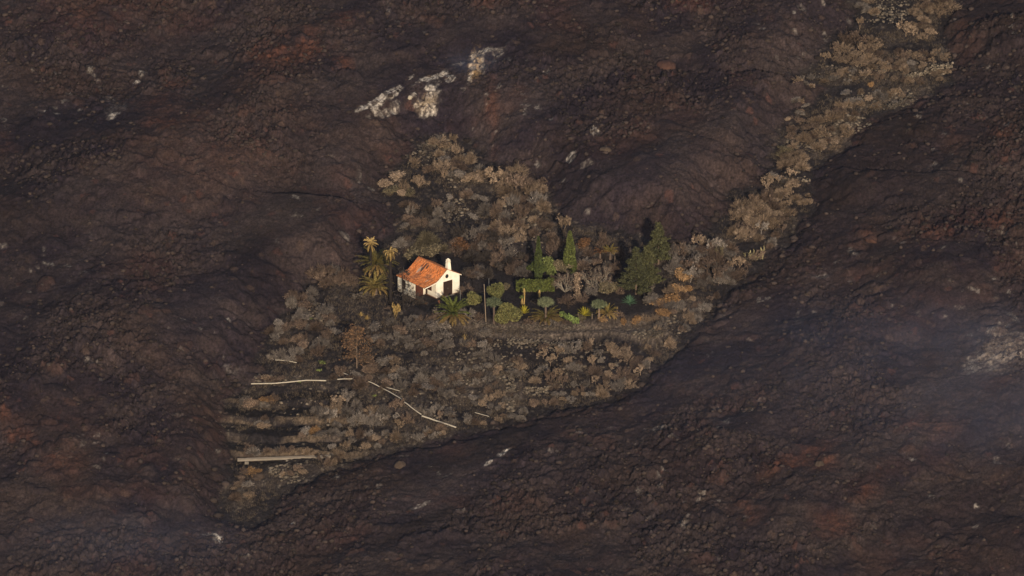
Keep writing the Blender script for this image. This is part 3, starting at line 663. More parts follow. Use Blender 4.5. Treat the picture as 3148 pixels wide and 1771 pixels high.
# clusters: centre and radii as seen in the photo, count, mix of kinds, width range in metres, tones
K1 = 'tthhl'; K2 = 'tthr'; K3 = 'llht'; K4 = 'thl'
CL = [
 (1365,462,48,45,9,K3,(1.2,2.3),('tan','grey','grey')), (1335,525,90,36,10,K1,(1.3,2.3),('tan','brown','grey')), (1240,580,55,28,9,K3,(1.2,2.4),('tan','olive','tan')),
 (1450,530,55,45,10,K1,(1.3,2.6),('tan','grey','tan')), (1590,580,85,40,17,'tthr',(1.5,2.9),('tan','tan','brown')), (1570,645,105,38,17,K1,(1.5,2.7),('tan','brown','grey')),
 (1420,640,80,45,10,K4,(1.2,2.2),('grey','brown','grey')), (1600,710,90,32,13,K1,(1.5,2.6),('brown','brown','tan')), (1290,670,70,50,12,K1,(1.4,2.6),('grey','brown','dark')),
 (1300,765,70,25,8,K1,(1.6,2.6),('olive','grey','olive')), (1480,760,90,45,17,K1,(1.4,2.6),('dark','brown','grey')), (1560,815,70,25,9,K4,(1.4,2.4),('grey','brown','dark')), (1470,850,35,25,5,K4,(1.4,2.4),('grey','grey','dark')),
 (1700,770,45,30,6,K4,(1.2,2.0),('brown','dark','brown')), (1830,800,60,35,8,K1,(1.2,2.2),('brown','grey','dark')), (1255,740,30,60,4,K4,(1.3,2.2),('brown','dark','brown')),
 (2110,815,75,40,14,K2,(1.5,2.8),('grey','grey','brown')), (2200,790,70,35,11,K2,(1.5,2.6),('tan','grey','brown')), (2170,850,75,35,13,K2,(1.5,2.6),('grey','grey','brown')), (2240,850,45,28,7,K2,(1.4,2.4),('brown','grey','tan')),
 (2060,930,80,35,11,K1,(1.3,2.3),('brown','grey','tan')), (2110,970,60,35,8,K1,(1.2,2.2),('grey','brown','tan')), (1990,1000,60,25,6,K4,(1.1,2.0),('tan','brown','grey')),
 (2340,670,80,38,14,'thr',(2.0,3.4),('tan','tan','brown')), (2300,720,60,22,7,K2,(1.5,2.4),('grey','tan','brown')), (2400,620,50,45,8,'thr',(1.8,3.0),('tan','tan','tan')), (2410,570,45,28,6,K2,(1.4,2.4),('tan','grey','tan')), (2470,620,22,22,3,K3,(1.2,2.0),('olive','tan','tan')),
 (2440,490,40,42,9,K1,(1.6,2.8),('tan','olive','tan')), (2540,420,75,45,17,K1,(1.5,3.0),('tan','brown','tan')), (2590,360,60,28,8,K1,(1.4,2.6),('tan','brown','tan')), (2680,310,105,32,13,K3,(1.2,2.2),('tan','grey','tan')),
 (2640,165,75,40,15,'tthr',(1.8,3.4),('tan','tan','brown')), (2700,220,90,28,11,K2,(1.4,2.6),('tan','brown','tan')), (2560,240,70,22,7,K2,(1.3,2.2),('tan','grey','tan')), (2790,190,80,30,10,K1,(1.3,2.4),('grey','tan','brown')),
 (2870,180,45,20,6,K2,(1.3,2.2),('tan','tan','grey')), (2860,25,70,28,10,K1,(1.6,2.8),('tan','tan','brown')), (2835,85,35,40,7,K1,(1.4,2.6),('tan','brown','tan')), (2680,20,40,25,5,K2,(1.4,2.4),('tan','tan','grey')), (2800,250,60,20,6,K3,(1.0,1.8),('tan','tan','brown')),
 (1020,870,70,22,8,'ttl',(1.8,2.8),('brown','grey','brown')), (930,930,50,28,7,K1,(1.5,2.4),('grey','brown','brown')), (960,985,75,32,11,K1,(1.4,2.4),('grey','brown','grey')), (880,1030,55,35,8,K1,(1.4,2.4),('brown','brown','grey')),
 (1000,1060,80,38,12,K1,(1.4,2.5),('brown','grey','brown')), (1180,1040,65,38,10,K4,(1.5,2.8),('grey','grey','brown')), (1290,1000,80,26,9,K4,(1.4,2.4),('grey','brown','grey')), (1330,1055,95,40,14,K1,(1.4,2.4),('brown','grey','grey')),
 (1180,1130,90,25,9,K1,(1.4,2.4),('brown','brown','tan')), (880,1100,60,22,6,K4,(1.5,2.4),('brown','brown','grey')), (1470,1070,50,40,7,K4,(1.4,2.6),('grey','grey','brown')), (1060,1170,130,16,7,K4,(1.2,2.2),('brown','grey','brown')),
 (1270,1190,100,45,16,K1,(1.4,2.6),('brown','grey','brown')), (1430,1180,100,55,19,K1,(1.3,2.4),('brown','grey','brown')), (1560,1140,60,45,9,K1,(1.1,2.0),('tan','grey','brown')), (1570,1240,120,30,13,K3,(1.2,2.0),('brown','tan','grey')),
 (1780,1110,150,32,17,'ttrr',(1.2,2.2),('grey','tan','brown')), (1740,1170,130,32,14,K2,(1.3,2.4),('grey','brown','tan')), (1880,1180,70,28,9,K1,(1.5,2.6),('grey','brown','tan')), (1970,1100,55,38,8,K1,(1.4,2.4),('brown','tan','brown')), (1850,1070,150,12,5,K2,(1.0,1.7),('tan','grey','brown')), (1760,1225,90,18,6,K3,(1.2,2.0),('brown','tan','brown')),
 (1040,1280,85,36,14,K2,(1.6,2.8),('grey','tan','grey')), (1190,1290,95,34,14,K2,(1.5,2.6),('grey','tan','brown')), (1150,1350,110,18,8,K4,(1.3,2.2),('grey','tan','brown')), (1330,1290,80,32,9,K2,(1.3,2.2),('grey','brown','grey')),
 (800,1250,75,12,6,K3,(1.4,2.6),('brown','orange','brown')), (800,1305,60,16,5,K4,(1.1,1.8),('brown','brown','tan')), (990,1340,75,10,6,K3,(1.3,2.2),('brown','orange','brown')), (770,1400,30,12,3,K3,(1.5,2.2),('brown','brown','brown')),
 (850,1390,60,18,4,K4,(1.2,1.8),('brown','brown','grey')), (1080,1385,70,14,4,K3,(1.2,1.9),('tan','brown','tan')), (770,1450,35,14,3,K3,(1.3,2.0),('brown','orange','brown')), (745,1520,30,45,7,K3,(1.3,2.2),('tan','brown','brown')), (2500,255,60,22,6,K2,(1.2,2.2),('tan','grey','tan')), (2460,330,40,25,5,K1,(1.2,2.0),('tan','brown','grey')), (2900,235,40,20,5,K1,(1.0,1.8),('tan','tan','grey')), (2440,400,30,40,6,K1,(1.2,2.0),('tan','brown','tan')), (1500,1290,120,14,7,K1,(1.0,1.8),('tan','grey','brown')), (1330,1340,60,12,4,K1,(1.0,1.7),('tan','brown','brown')), (1000,1400,80,12,5,K1,(1.0,1.7),('tan','brown','tan')), (900,1455,50,14,4,K3,(1.2,1.8),('brown','brown','tan')),
 (830,1175,50,10,4,K3,(1.2,1.9),('tan','brown','brown')),
]
KEEP_OUT = [(1300,870,125,72), (1620,920,260,75), (1780,870,160,50), (1990,820,75,75), (1150,850,45,70), (1395,955,70,50), (1230,920,70,30), (1655,790,30,60), (1752,780,35,60)]
LINES = [[(772,1190),(880,1188),(1003,1182)],[(1037,1178),(1086,1176)],[(1133,1185),(1172,1202),(1236,1241),(1295,1287),(1402,1325)],[(730,1422),(1017,1412)],[(1460,1279),(1503,1292)],[(846,1119),(912,1126)]]
def hides(X, Y):
    for L_ in LINES:
        if L_[0][0] - 12 < X < L_[-1][0] + 12:
            d = Y - float(np.interp(X, [p[0] for p in L_], [p[1] for p in L_]))
            if -4 < d < 34: return True
    return False
cnt = {'t': 0, 'l': 0, 'r': 0}; taken = []
for (a, b, rx, ry, n, kinds, (w0, w1_), tones) in CL:
    random.seed(int(a * 7 + b)); tries = 0; done = 0
    n = int(n * (.84 if (b < 700 and a < 1700) else 1.08 if b < 1000 else .95) + .5)
    while done < n and tries < n * 25:
        tries += 1
        t = random.random() ** .5; q = random.uniform(0, 6.283); X = a + rx * t * math.cos(q); Y = b + ry * t * math.sin(q)
        if any(((X - e[0]) / e[2]) ** 2 + ((Y - e[1]) / e[3]) ** 2 < 1 for e in KEEP_OUT): continue
        if hides(X, Y): continue
        wd = random.uniform(w0, w1_) * (.88 if Y > 1040 else 1)
        if any(math.hypot(X - p[0], (Y - p[1]) * 1.6) < 9.5 * (wd + p[2]) * .5 * 1.02 for p in taken): continue
        k = random.choice(kinds)
        kk = {'t': 'twig', 'l': 'leaf', 'r': 'tree', 'h': 'thorn'}[k]
        x, y, z = at(X, Y)
        hg = wd * {'t': random.uniform(.62, .95), 'l': random.uniform(.5, .8), 'h': random.uniform(.55, .85), 'r': random.uniform(.85, 1.15)}[k]
        if X > 2380: hg *= .68; wd *= .92
        tn0 = random.choice(tones)
        if Y > 1000 and tn0 == 'brown' and random.random() < .4: tn0 = 'grey'
        put(kk, X, Y, wd, hg, tn0, (x, y, z)); taken.append((X, Y, wd)); done += 1
FR = [(2480,640),(2430,712),(2370,772),(2330,827),(2240,892),(2180,972),(2090,1072),(2030,1112),(1970,1182),(1890,1227),(1740,1257),(1600,1292),(1450,1327),(1330,1367),(1210,1382),(1080,1422),(980,1457)]
random.seed(404)
for (ax, ay), (bx, by) in zip(FR[:-1], FR[1:]):
    for k in range(int(math.hypot(bx - ax, by - ay) / 24)):
        u = random.random(); X = ax + (bx - ax) * u + random.gauss(-6, 5); Y = ay + (by - ay) * u - random.uniform(10, 34); wd = random.uniform(1.0, 1.9)
        if any(math.hypot(X - p[0], (Y - p[1]) * 1.6) < 9.5 * (wd + p[2]) * .5 for p in taken): continue
        put(random.choice(('twig', 'thorn', 'thorn', 'tree')), X, Y, wd, wd * random.uniform(.6, .9), random.choice(('tan', 'brown', 'grey', 'brown'))); taken.append((X, Y, wd))
# single shrubs that stand out
for (X, Y, wd, hg, kind, tone) in [(1790,765,2.0,1.9,'leaf','rust'),(1412,778,2.7,2.6,'leaf','rust'),(1328,790,3.4,2.4,'leaf','olive'),(1265,800,2.4,2.2,'leaf','olive'),(1732,730,2.0,3.2,'tree','tan'),(1850,760,1.8,2.4,'twig','brown'),
   (2085,905,2.4,1.7,'leaf','orange'),(2062,935,2.8,1.8,'leaf','orange'),(2022,940,2.2,1.4,'leaf','orange'),(1955,1000,2.3,1.5,'leaf','orange'),(1920,1000,1.1,1.2,'leaf','orange'),(1850,990,1.5,.7,'leaf','orange'),(2040,975,2.2,1.1,'leaf','orange'),(2115,895,1.7,1.2,'leaf','orange'),(2100,865,2.3,1.9,'leaf','orange'),
   (2680,270,.9,1.0,'leaf','orange'),(2535,190,1.7,1.7,'tree','tan'),(2785,112,2.8,2.2,'tree','tan'),(2640,100,1.5,2.1,'tree','tan'),(1870,1083,1.5,1.8,'tree','tan'),(1670,1103,1.8,1.6,'tree','tan'),(1110,1196,3.0,2.2,'thorn','brown'),(1600,1140,1.9,1.5,'twig','tan'),
   (1455,855,2.4,2.0,'twig','brown'),(1215,1000,1.5,2.8,'tree','straw'),(2208,880,1.8,2.4,'tree','brown'),(2140,838,2.0,2.4,'tree','grey'),(2212,800,1.8,2.2,'tree','olive'),(1930,1095,2.0,1.7,'tree','tan'),(1245,930,2.0,1.1,'twig','dark'),(1290,935,2.0,1.0,'twig','dark'),(1210,960,2.2,1.0,'twig','brown'),
   (1575,985,1.6,.8,'twig','grey'),(1625,998,1.6,.8,'twig','brown'),(1700,1000,1.8,.9,'twig','grey'),(1740,1000,1.2,.7,'twig','brown'),(1870,990,1.3,.8,'twig','grey'),(1900,975,1.6,1.0,'twig','brown'),(1545,1000,1.3,.7,'twig','brown'),
   (1600,850,2.2,1.6,'thorn','grey'),(1570,845,2.0,1.5,'twig','brown'),(1700,872,1.6,1.4,'twig','brown'),(1625,840,1.8,1.5,'twig','grey'),(1690,740,2.2,1.7,'thorn','brown'),(1720,770,2.2,1.8,'twig','brown'),(1790,830,2.0,1.5,'thorn','brown'),(1835,850,2.2,1.5,'twig','brown'),(1890,840,2.2,1.6,'thorn','brown'),(1910,790,2.2,1.7,'twig','brown'),(1745,935,2.4,1.5,'twig','brown'),(1790,930,2.0,1.2,'twig','brown'),(1820,905,2.0,1.2,'twig','grey'),(1905,905,1.7,1.2,'twig','brown'),(1790,990,1.4,.9,'leaf','olive'),(1650,935,1.4,.9,'twig','dark'),(1440,975,2.2,1.3,'twig','grey'),(1470,985,1.8,1.1,'twig','brown'),
   (1430,905,2.2,1.5,'twig','brown'),(1590,880,1.5,1.1,'leaf','olive'),(1560,890,1.5,1.1,'leaf','olive')]:
    put(kind, X, Y, wd, hg, tone)

def leaf_mass(name, P, size, m, parent, asp=1.3):
    V, F = leaves(P, size, asp); return mesh_obj(name, V, F, m, parent)
def shell_pts(fn, n):
    return np.array([fn() for _ in range(n)])
def cypress(X, Y, h, r, label):
    x, y, z = at(X, Y); t = thing("cypress_tree", label, "tree", (x, y, z), 0, "cypresses in the garden")
    Geo().tube([(0, 0, -.2), (0, 0, h * .6)], [.16, .05]).obj("trunk", M['bark'], t)
    random.seed(int(X))
    def f():
        k = random.random() ** .8; zz = .15 + k * h * .98
        rr = r * min(1, (1 - k) * 1.7 + .07) * (.8 + .35 * vn(np.array([zz * 1.1]), np.array([X * .1]), 4)[0]) * random.uniform(.72, 1.05); a = random.uniform(0, 6.283)
        rr *= 1 + .16 * math.sin(a * 3 + zz * 1.7)
        return (math.cos(a) * rr, math.sin(a) * rr, zz)
    leaf_mass("crown", shell_pts(f, 4200), .17, M['cypress'], t, 1.6)
cypress(1752, 838, 6.7, .92, "tall full dark green cypress, right one of the garden pair")
cypress(1655, 862, 7.1, .52, "slim dark green cypress, left one of the garden pair, beside pale green tree")
def pine(X, Y, h, r, label, seed):
    x, y, z = at(X, Y); t = thing("pine_tree", label, "tree", (x, y, z), 0, "pines right of the garden"); random.seed(seed)
    Geo().tube([(0, 0, -.2), (.05, 0, h * .5), (0, .05, h * .97)], [.17, .12, .03]).obj("trunk", M['bark'], t)
    P = []; segs = []
    zz = h * .06
    while zz < h * .98:
        k = zz / h; nb = random.randint(5, 7)
        for i in range(nb):
            a = random.uniform(0, 6.283); ln = r * (1 - k) ** 1.0 * 1.12 * random.uniform(.55, 1.12) + .12
            e = np.array([math.cos(a) * ln, math.sin(a) * ln, zz + ln * .22]); segs.append([0, 0, zz, *e, .035, .012])
            for j in range(int(44 * ln) + 12):
                u = random.uniform(.3, 1.05); P.append(e * [u, u, 1] + np.array([random.gauss(0, .17), random.gauss(0, .17), random.gauss(.02, .09) - (1 - u) * ln * .2]))
        zz += h * .055
    V, F = join(prisms(segs), leaves(np.array(P), .17, 1.6)); mesh_obj("crown", V, F, M['pine'], t)
pine(2024, 812, 6.9, 2.2, "tallest pine right of the garden, lit olive at its top", 3)
pine(1955, 905, 7.8, 2.7, "broad dark pine in front, left of the tallest pine", 4)
pine(1990, 884, 7.0, 2.2, "middle pine with bare stem between the broad and tallest pines", 5)

def frond_mesh(L, droop, az, el, wid, seed, curl=1.0):
    """arched rib with paired leaflets"""
    r_ = random.Random(seed); n = 14; pts = []; p = np.array([0, 0, 0.0]); e = el
    for i in range(n + 1):
        pts.append(p.copy()); st = L / n
        p = p + st * np.array([math.cos(az) * math.cos(e), math.sin(az) * math.cos(e), math.sin(e)]); e -= droop / n * (.5 + i / n)
    V = []; F = []; side = np.array([-math.sin(az), math.cos(az), 0])
    segs = [[*pts[i], *pts[i + 1], .035 * (1 - i / n) + .012, .035 * (1 - (i + 1) / n) + .012] for i in range(n)]
    for i in range(4, 4 * n):
        k = i / (4 * n); i0 = i // 4; f_ = (i % 4) / 4; a = np.array(pts[i0]) * (1 - f_) + np.array(pts[min(n, i0 + 1)]) * f_
        d = np.array(pts[min(n, i0 + 1)]) - np.array(pts[max(0, i0 - 1)]); d /= np.linalg.norm(d)
        ll = wid * math.sin(math.pi * min(1, k * .92 + .1)) ** .6 * r_.uniform(.8, 1.1)
        for s in (-1, 1):
            tip = a + side * s * ll * .75 + d * ll * .6 + np.array([0, 0, -.25 * ll * curl + r_.uniform(-.05, .12)])
            b0 = a - d * .045; b1 = a + d * .045; nV = len(V)
            V += [b0, b1, tip + d * .012, tip - d * .012]; F.append((nV, nV + 1, nV + 2, nV + 3))
    V2, F2 = prisms(segs)
    return join((np.array(V), np.array(F)), (V2, F2))
def palm(name, X, Y, trunk_h, r0, fr, label, group, tm='bark', seed=1, lean=(0, 0), rough_trunk=True, loc=None):
    """fr: list of (part name, material, count, length, elevation range, droop)"""
    x, y, z = loc or at(X, Y); t = thing(name, label, "palm tree", (x, y, z), 0, group); random.seed(seed)
    pts = []; rad = []
    for i in range(13):
        k = i / 12; pts.append((lean[0] * k * k, lean[1] * k * k, -.3 + (trunk_h + .3) * k)); rad.append(r0 * (1.12 - .28 * k) * (1.07 if i % 2 else .95))
    Geo().tube(pts, rad, 9).obj("trunk", M[tm], t)
    top = np.array([lean[0], lean[1], trunk_h])
    for (pn, m, n, L, (e0, e1), dr) in fr:
        parts = []
        for i in range(n):
            az = 2 * math.pi * i / n + random.uniform(-.3, .3) + (n % 3)
            V, F = frond_mesh(L * random.uniform(.85, 1.1), R(dr) * random.uniform(.8, 1.2), az, R(random.uniform(e0, e1)), L * .105, random.randint(0, 9999)); parts.append((V + top, F))
        V, F = join(*parts); mesh_obj(pn, V, F, M[m], t)
    return t
palm("palm_tree", 1395, 985, .7, .32, [("fronds", 'palm', 38, 3.4, (22, 85), 75), ("dry_fronds", 'palmdry', 26, 3.3, (-5, 22), 60)], "large green palm in front of the cottage's right corner", "feather palms", seed=5)
palm("palm_tree", 1155, 905, 1.0, .3, [("fronds", 'palmolive', 30, 3.1, (25, 85), 85), ("dry_fronds", 'palmdry', 18, 2.7, (0, 30), 90)], "yellowish low palm at the foot of the dark palm trunks", "feather palms", seed=6)
palm("palm_tree", 1158, 862, 2.7, .5, [("fronds", 'palmolive', 36, 3.6, (10, 85), 70), ("dry_fronds", 'palmdry', 20, 2.9, (-25, 10), 60)], "broad olive palm with thick dark trunk behind the tall thin palms", "feather palms", 'char', seed=7)
palm("palm_tree", 1680, 985, .35, .3, [("fronds", 'palmolive', 16, 2.7, (15, 60), 70), ("dry_fronds", 'palmdry', 30, 3.0, (2, 25), 45)], "sprawling brown palm behind the middle dragon tree", "feather palms", seed=8)
palm("palm_tree", 1868, 972, .5, .25, [("fronds", 'palmolive', 12, 2.0, (30, 80), 60), ("dry_fronds", 'palmdry', 16, 2.0, (5, 40), 70)], "brown dried palm behind the right dragon tree", "feather palms", seed=9)
palm("palm_tree", 1876, 800, 1.2, .18, [("fronds", 'palmolive', 9, 1.5, (45, 85), 55), ("dry_fronds", 'palmdry', 12, 1.5, (5, 45), 60)], "small dull green palm left of the pines", "feather palms", seed=10)
palm("palm_tree", 1845, 805, 1.3, .18, [("fronds", 'rust', 14, 1.5, (40, 85), 120)], "small scorched orange palm beside the dull green palm", "feather palms", seed=11)
palm("tall_palm", 1140, 875, 6.6, .19, [("fronds", 'straw', 18, 1.35, (20, 85), 90), ("dry_fronds", 'palmdry', 14, 1.3, (-50, 10), 60)], "tall thin charred palm with upright straw crown, leftmost by the cottage", "tall charred palms", 'char', seed=12)
palm("tall_palm", 1201, 934, 8.4, .22, [("fronds", 'straw', 12, 1.5, (10, 75), 150), ("dry_fronds", 'palmdry', 16, 1.6, (-60, 0), 70)], "tallest charred palm with hanging straw fronds left of the cottage", "tall charred palms", 'char', seed=13)
# burnt pine standing in front of the wing
def burnt_tree():
    x, y, z = at(1240, 952); t = thing("burnt_tree", "charred bare pine with drooping dark twigs before the cottage wing", "tree", (x, y, z)); random.seed(31)
    Geo().tube([(0, 0, -.2), (-.05, 0, 3), (-.25, 0, 7.2)], [.17, .12, .03]).obj("trunk", M['char'], t)
    segs = []; tips = []
    for i in range(34):
        h = random.uniform(1.0, 6.8); a = random.uniform(0, 6.283); ln = (1.9 - h * .2) * random.uniform(.6, 1.2)
        if math.cos(a) > 0: ln *= 1.5
        branch_out(segs, tips, np.array([-.03 * h, 0, h]), np.array([math.cos(a), math.sin(a), -.1]), ln * .6, .03, 2, .35, -.1, (2, 3), .6)
    tips = np.array(tips); P = tips[rng.integers(0, len(tips), 650)] + rng.normal(scale=.16, size=(650, 3))
    mesh_obj("branches", *prisms(segs), M['char'], t); leaf_mass("burnt_needles", P, .09, M['dark'], t, 2.2)
burnt_tree()

def dragon_tree(X, Y, h, rc, label, flat=.8, seed=1):
    x, y, z = at(X, Y); t = thing("dragon_tree", label, "tree", (x, y, z), 0, "dragon trees along the garden edge"); random.seed(seed)
    g = Geo(); hh = h - rc * flat
    g.tube([(0, 0, -.2), (.04, 0, hh * .6), (0, 0, hh)], [.2, .15, .17], 8); tops = []
    for i in range(16):
        a = 2.399 * i; k = (i / 15) ** .5 * .78
        e = np.array([math.cos(a) * rc * k, math.sin(a) * rc * k, h - rc * flat * (.35 + .5 * k * k)]); g.tube([(0, 0, hh - .05), tuple(e * [.6, .6, 0] + [0, 0, hh + (e[2] - hh) * .5]), tuple(e)], [.1, .07, .05], 5); tops.append(e)
    g.obj("trunk", M['bark'], t)
    segs = []
    for e in tops:
        for j in range(95):
            d = rvec(); d[2] = d[2] * .9 + .2; d /= np.linalg.norm(d); q = e + d * rc * random.uniform(.4, .62); q[2] = max(q[2], hh - .1); segs.append([*e, *q, .04, .014])
    mesh_obj("crown", *prisms(segs), M['dragon'], t)
dragon_tree(1518, 998, 4.2, 1.1, "tall round headed dragon tree beside the wooden pole", .9, 1)
dragon_tree(1677, 995, 4.0, 1.15, "middle dragon tree standing before the sprawling brown palm", .75, 2)
dragon_tree(1841, 982, 2.6, 1.1, "short wide dragon tree, rightmost, beside the dried palm", .55, 3)

def blade_rosette(name, X, Y, n, L, m, label, cat, group=None, e=(5, 85), stem=0.0, wid=.07, seed=2):
    x, y, z = at(X, Y); random.seed(seed); V = []; F = []
    for i in range(n):
        a = i * 2.399; el = R(e[0] + (e[1] - e[0]) * (i + .5) / n) + random.gauss(0, .06); l = L * random.uniform(.85, 1.1)
        d = np.array([math.cos(a) * math.cos(el), math.sin(a) * math.cos(el), math.sin(el)]); s = np.array([-math.sin(a), math.cos(a), 0]); nn = np.cross(s, d); b = np.array([0, 0, stem])
        q = len(V); md = b + d * l * .45 + nn * .03 * 0; tp = b + d * l - np.array([0, 0, .10 * l * math.cos(el)])
        V += [b - s * wid * .5, b + s * wid * .5, md + s * wid, tp, md - s * wid, md + np.array([0, 0, -.04]), b + np.array([0, 0, -.03])]
        F += [(q, q + 1, q + 2, q + 4), (q + 4, q + 2, q + 3), (q + 1, q + 6, q + 5, q + 2), (q + 6, q, q + 4, q + 5), (q + 2, q + 5, q + 3), (q + 5, q + 4, q + 3)]
    return x, y, z, V, F
def agave(X, Y, n, L, m, label, seed, e=(5, 85), wid=.07, group="agaves in the garden"):
    x, y, z, V, F = blade_rosette("agave", X, Y, n, L, m, label, "agave", None, e, .05, wid, seed)
    o = mesh_obj("agave", V, F, M[m]); o.location = (x, y, z); tag(o, label, "agave", group)
agave(1796, 972, 56, 1.6, 'agyel', "bright yellow agave, widest, above the right fence posts", 1, (8, 80), .075)
agave(1611, 966, 44, 1.4, 'agyel', "yellow agave at the foot of the twin trunk yucca", 2, (20, 85))
agave(1935, 934, 70, 1.5, 'agblue', "blue green agave alone below the pines", 3, (5, 85), .075)
agave(1428, 1052, 22, 1.2, 'straw', "withered straw coloured agave on the slope below the palm", 4, (55, 88), .06)
agave(1128, 985, 26, .8, 'straw', "small pale agave left of the forked straw tree, upper of two", 6, (20, 85))
agave(1110, 975, 22, .8, 'straw', "small pale agave left of the forked straw tree, leftmost", 7, (20, 85))
def yucca(X, Y, stems, label, seed, green='lime'):
    x, y, z = at(X, Y); t = thing("yucca", label, "yucca", (x, y, z), 0, "yuccas before the hedge"); random.seed(seed)
    for (dx, h) in stems:
        Geo().tube([(dx, 0, -.1), (dx + .08, 0, h * .5), (dx, 0, h)], [.10, .09, .12], 7).obj("trunk", M['straw'], t)
        segs = []; ds = []
        for i in range(60):
            d = rvec(); d[2] = abs(d[2]) + .25; d /= np.linalg.norm(d); segs.append([dx, 0, h, *(np.array([dx, 0, h]) + d * .55), .03, .008])
        for i in range(60):
            a = random.uniform(0, 6.283); zz = h - random.uniform(.1, .8); ds.append([dx, 0, zz, dx + math.cos(a) * .22, math.sin(a) * .22, zz - .35, .03, .01])
        mesh_obj("crown", *prisms(segs), M[green], t); mesh_obj("dead_leaves", *prisms(ds), M['straw'], t)
yucca(1611, 935, [(0, 2.6), (-.3, .95)], "twin trunk yucca with straw skirt in front of the hedge", 1)
yucca(1658, 915, [(0, 1.25)], "short single stem yucca before the hedge's dark ground", 2)
# hedge, round shrub tree, garden bushes
def hedge():
    x0, y0, z0 = at(1587, 905); x1, y1, z1 = at(1704, 893); t = thing("hedge", "long clipped green hedge along the back of the garden", "hedge", ((x0 + x1) / 2, (y0 + y1) / 2, (z0 + z1) / 2)); random.seed(3)
    hx = (x1 - x0) / 2; P = []
    while len(P) < 6500:
        p = np.array([random.uniform(-hx, hx), random.uniform(-.8, .8), random.uniform(.35, 2.25)])
        ed = min(hx - abs(p[0]), .8 - abs(p[1]), 2.25 - p[2])
        lim = 1.35 + 1.1 * fbm(np.array([p[0] * .9]), np.array([p[1]]), 3, 9)[0]
        if p[2] < lim and (ed < .3 + .3 * random.random() or lim - p[2] < .25): P.append(p)
    leaf_mass("foliage", np.array(P), .15, M['hedge'], t)
    g = Geo()
    for i in range(9): xx = -hx + .4 + i * (2 * hx - .8) / 8; g.tube([(xx, 0, -.3), (xx + .1, 0, 1.4)], [.06, .03], 5)
    g.obj("stems", M['bark'], t)
hedge()
def leaf_tree(name, X, Y, h, rx, rz, m, label, cat, n, ls=.15, group=None, trunk=True, seed=1, ry=None):
    x, y, z = at(X, Y); t = thing(name, label, cat, (x, y, z), 0, group); random.seed(seed); ry = ry or rx
    cz = h - rz; cl = []
    for i in range(16):
        d = rvec(); d /= np.linalg.norm(d); cl.append((np.array([d[0] * rx * .62, d[1] * ry * .62, cz + d[2] * rz * .62]), random.uniform(.32, .5)))
    def f():
        cpt, k = random.choice(cl); d = rvec(); d /= np.linalg.norm(d); return cpt + d * np.array([rx, ry, rz]) * k * random.uniform(.8, 1.05)
    P = shell_pts(f, n); P[:, 2] = np.maximum(P[:, 2], .05)
    leaf_mass("crown", P, ls, M[m], t)
    g = Geo(); g.tube([(0, 0, -.2), (0, 0, cz * .8 + .1)], [.1, .07], 6)
    for cpt, k in cl[:7]: g.tube([(0, 0, max(.1, cz * .7)), tuple(cpt)], [.05, .015], 4)
    g.obj("trunk", M['bark'], t)
leaf_tree("round_tree", 1524, 925, 3.1, 1.3, 1.35, 'bush', "small round green tree behind the tall dragon tree", "tree", 3000, seed=2)
leaf_tree("garden_bush", 1560, 992, 2.9, 2.1, 1.5, 'bush', "big rounded green bush right of the tall dragon tree", "bush", 6000, seed=3, group="green bushes in the garden")
leaf_tree("garden_bush", 1455, 935, 1.9, 1.3, .95, 'bush', "low green bush behind the large green palm", "bush", 3000, seed=4, group="green bushes in the garden")
leaf_tree("garden_bush", 1650, 848, 2.2, 1.6, .9, 'cypress', "dark green bush under the slim cypress", "bush", 3000, seed=5, group="green bushes in the garden")
leaf_tree("garden_bush", 1730, 838, 2.0, 1.7, .8, 'olive', "olive bush between the two cypresses", "bush", 2500, seed=6, group="green bushes in the garden")
leaf_tree("garden_bush", 1870, 905, 2.2, 1.6, 1.0, 'olive', "olive brown bush right of the large bare trees", "bush", 2500, seed=7, group="green bushes in the garden")
# pale green candelabra tree between the cypresses
def euphorbia():
    x, y, z = at(1682, 845); t = thing("euphorbia_tree", "pale green branching tree between the two cypresses", "tree", (x, y, z)); random.seed(8); segs = []; tips = []
    for dx, h in ((0, 2.2), (1.0, 1.1)):
        for i in range(4): branch_out(segs, tips, np.array([dx * .3, 0, 0]), np.array([dx * .9 + random.gauss(0, .2), random.gauss(0, .3), 1.4]), h * .55, .06, 2, .38, .15, (2, 3), .66)
    mesh_obj("branches", *prisms(segs), M['lime'], t)
    tips = np.array(tips); P = tips[rng.integers(0, len(tips), 1500)] + rng.normal(scale=.16, size=(1500, 3)); leaf_mass("crown", P, .13, M['lime'], t)
euphorbia()
def bare_big(X, Y, h, r, label, seed, m='pale'):
    x, y, z = at(X, Y); t = thing("large_bare_tree", label, "tree", (x, y, z), 0, "large leafless trees in the garden"); random.seed(seed); segs = []; tips = []
    for i in range(8):
        a = 6.283 * i / 8 + random.uniform(-.3, .3); k = random.uniform(.5, 1.3)
        branch_out(segs, tips, np.array([0, 0, .1]), np.array([math.cos(a) * k, math.sin(a) * k, .8]), r * .48, .085, 4, .40, .06, (2, 3), .68)
    V, F = prisms(segs); V[:, 2] = np.where(V[:, 2] > .3, .3 + (V[:, 2] - .3) * (h - .3) / (np.percentile(V[:, 2], 99) - .3), V[:, 2]); V[:, :2] *= r / np.percentile(np.abs(V[:, :2]), 98)
    mesh_obj("branches", V, F, M[m], t)
    tips = np.array([[s[3], s[4], s[5]] for s in segs]); sc = r / np.percentile(np.abs(tips[:, :2]), 97)
    P = tips[rng.integers(0, len(tips), 1800)] * [sc, sc, 1]; P[:, 2] *= h / np.percentile(P[:, 2], 99); P += rng.normal(scale=.12, size=P.shape); leaf_mass("twigs", P, .06, M['brown'], t, 2)
bare_big(1738, 902, 3.3, 2.0, "grey leafless tree left of the ivy wrapped stump", 1)
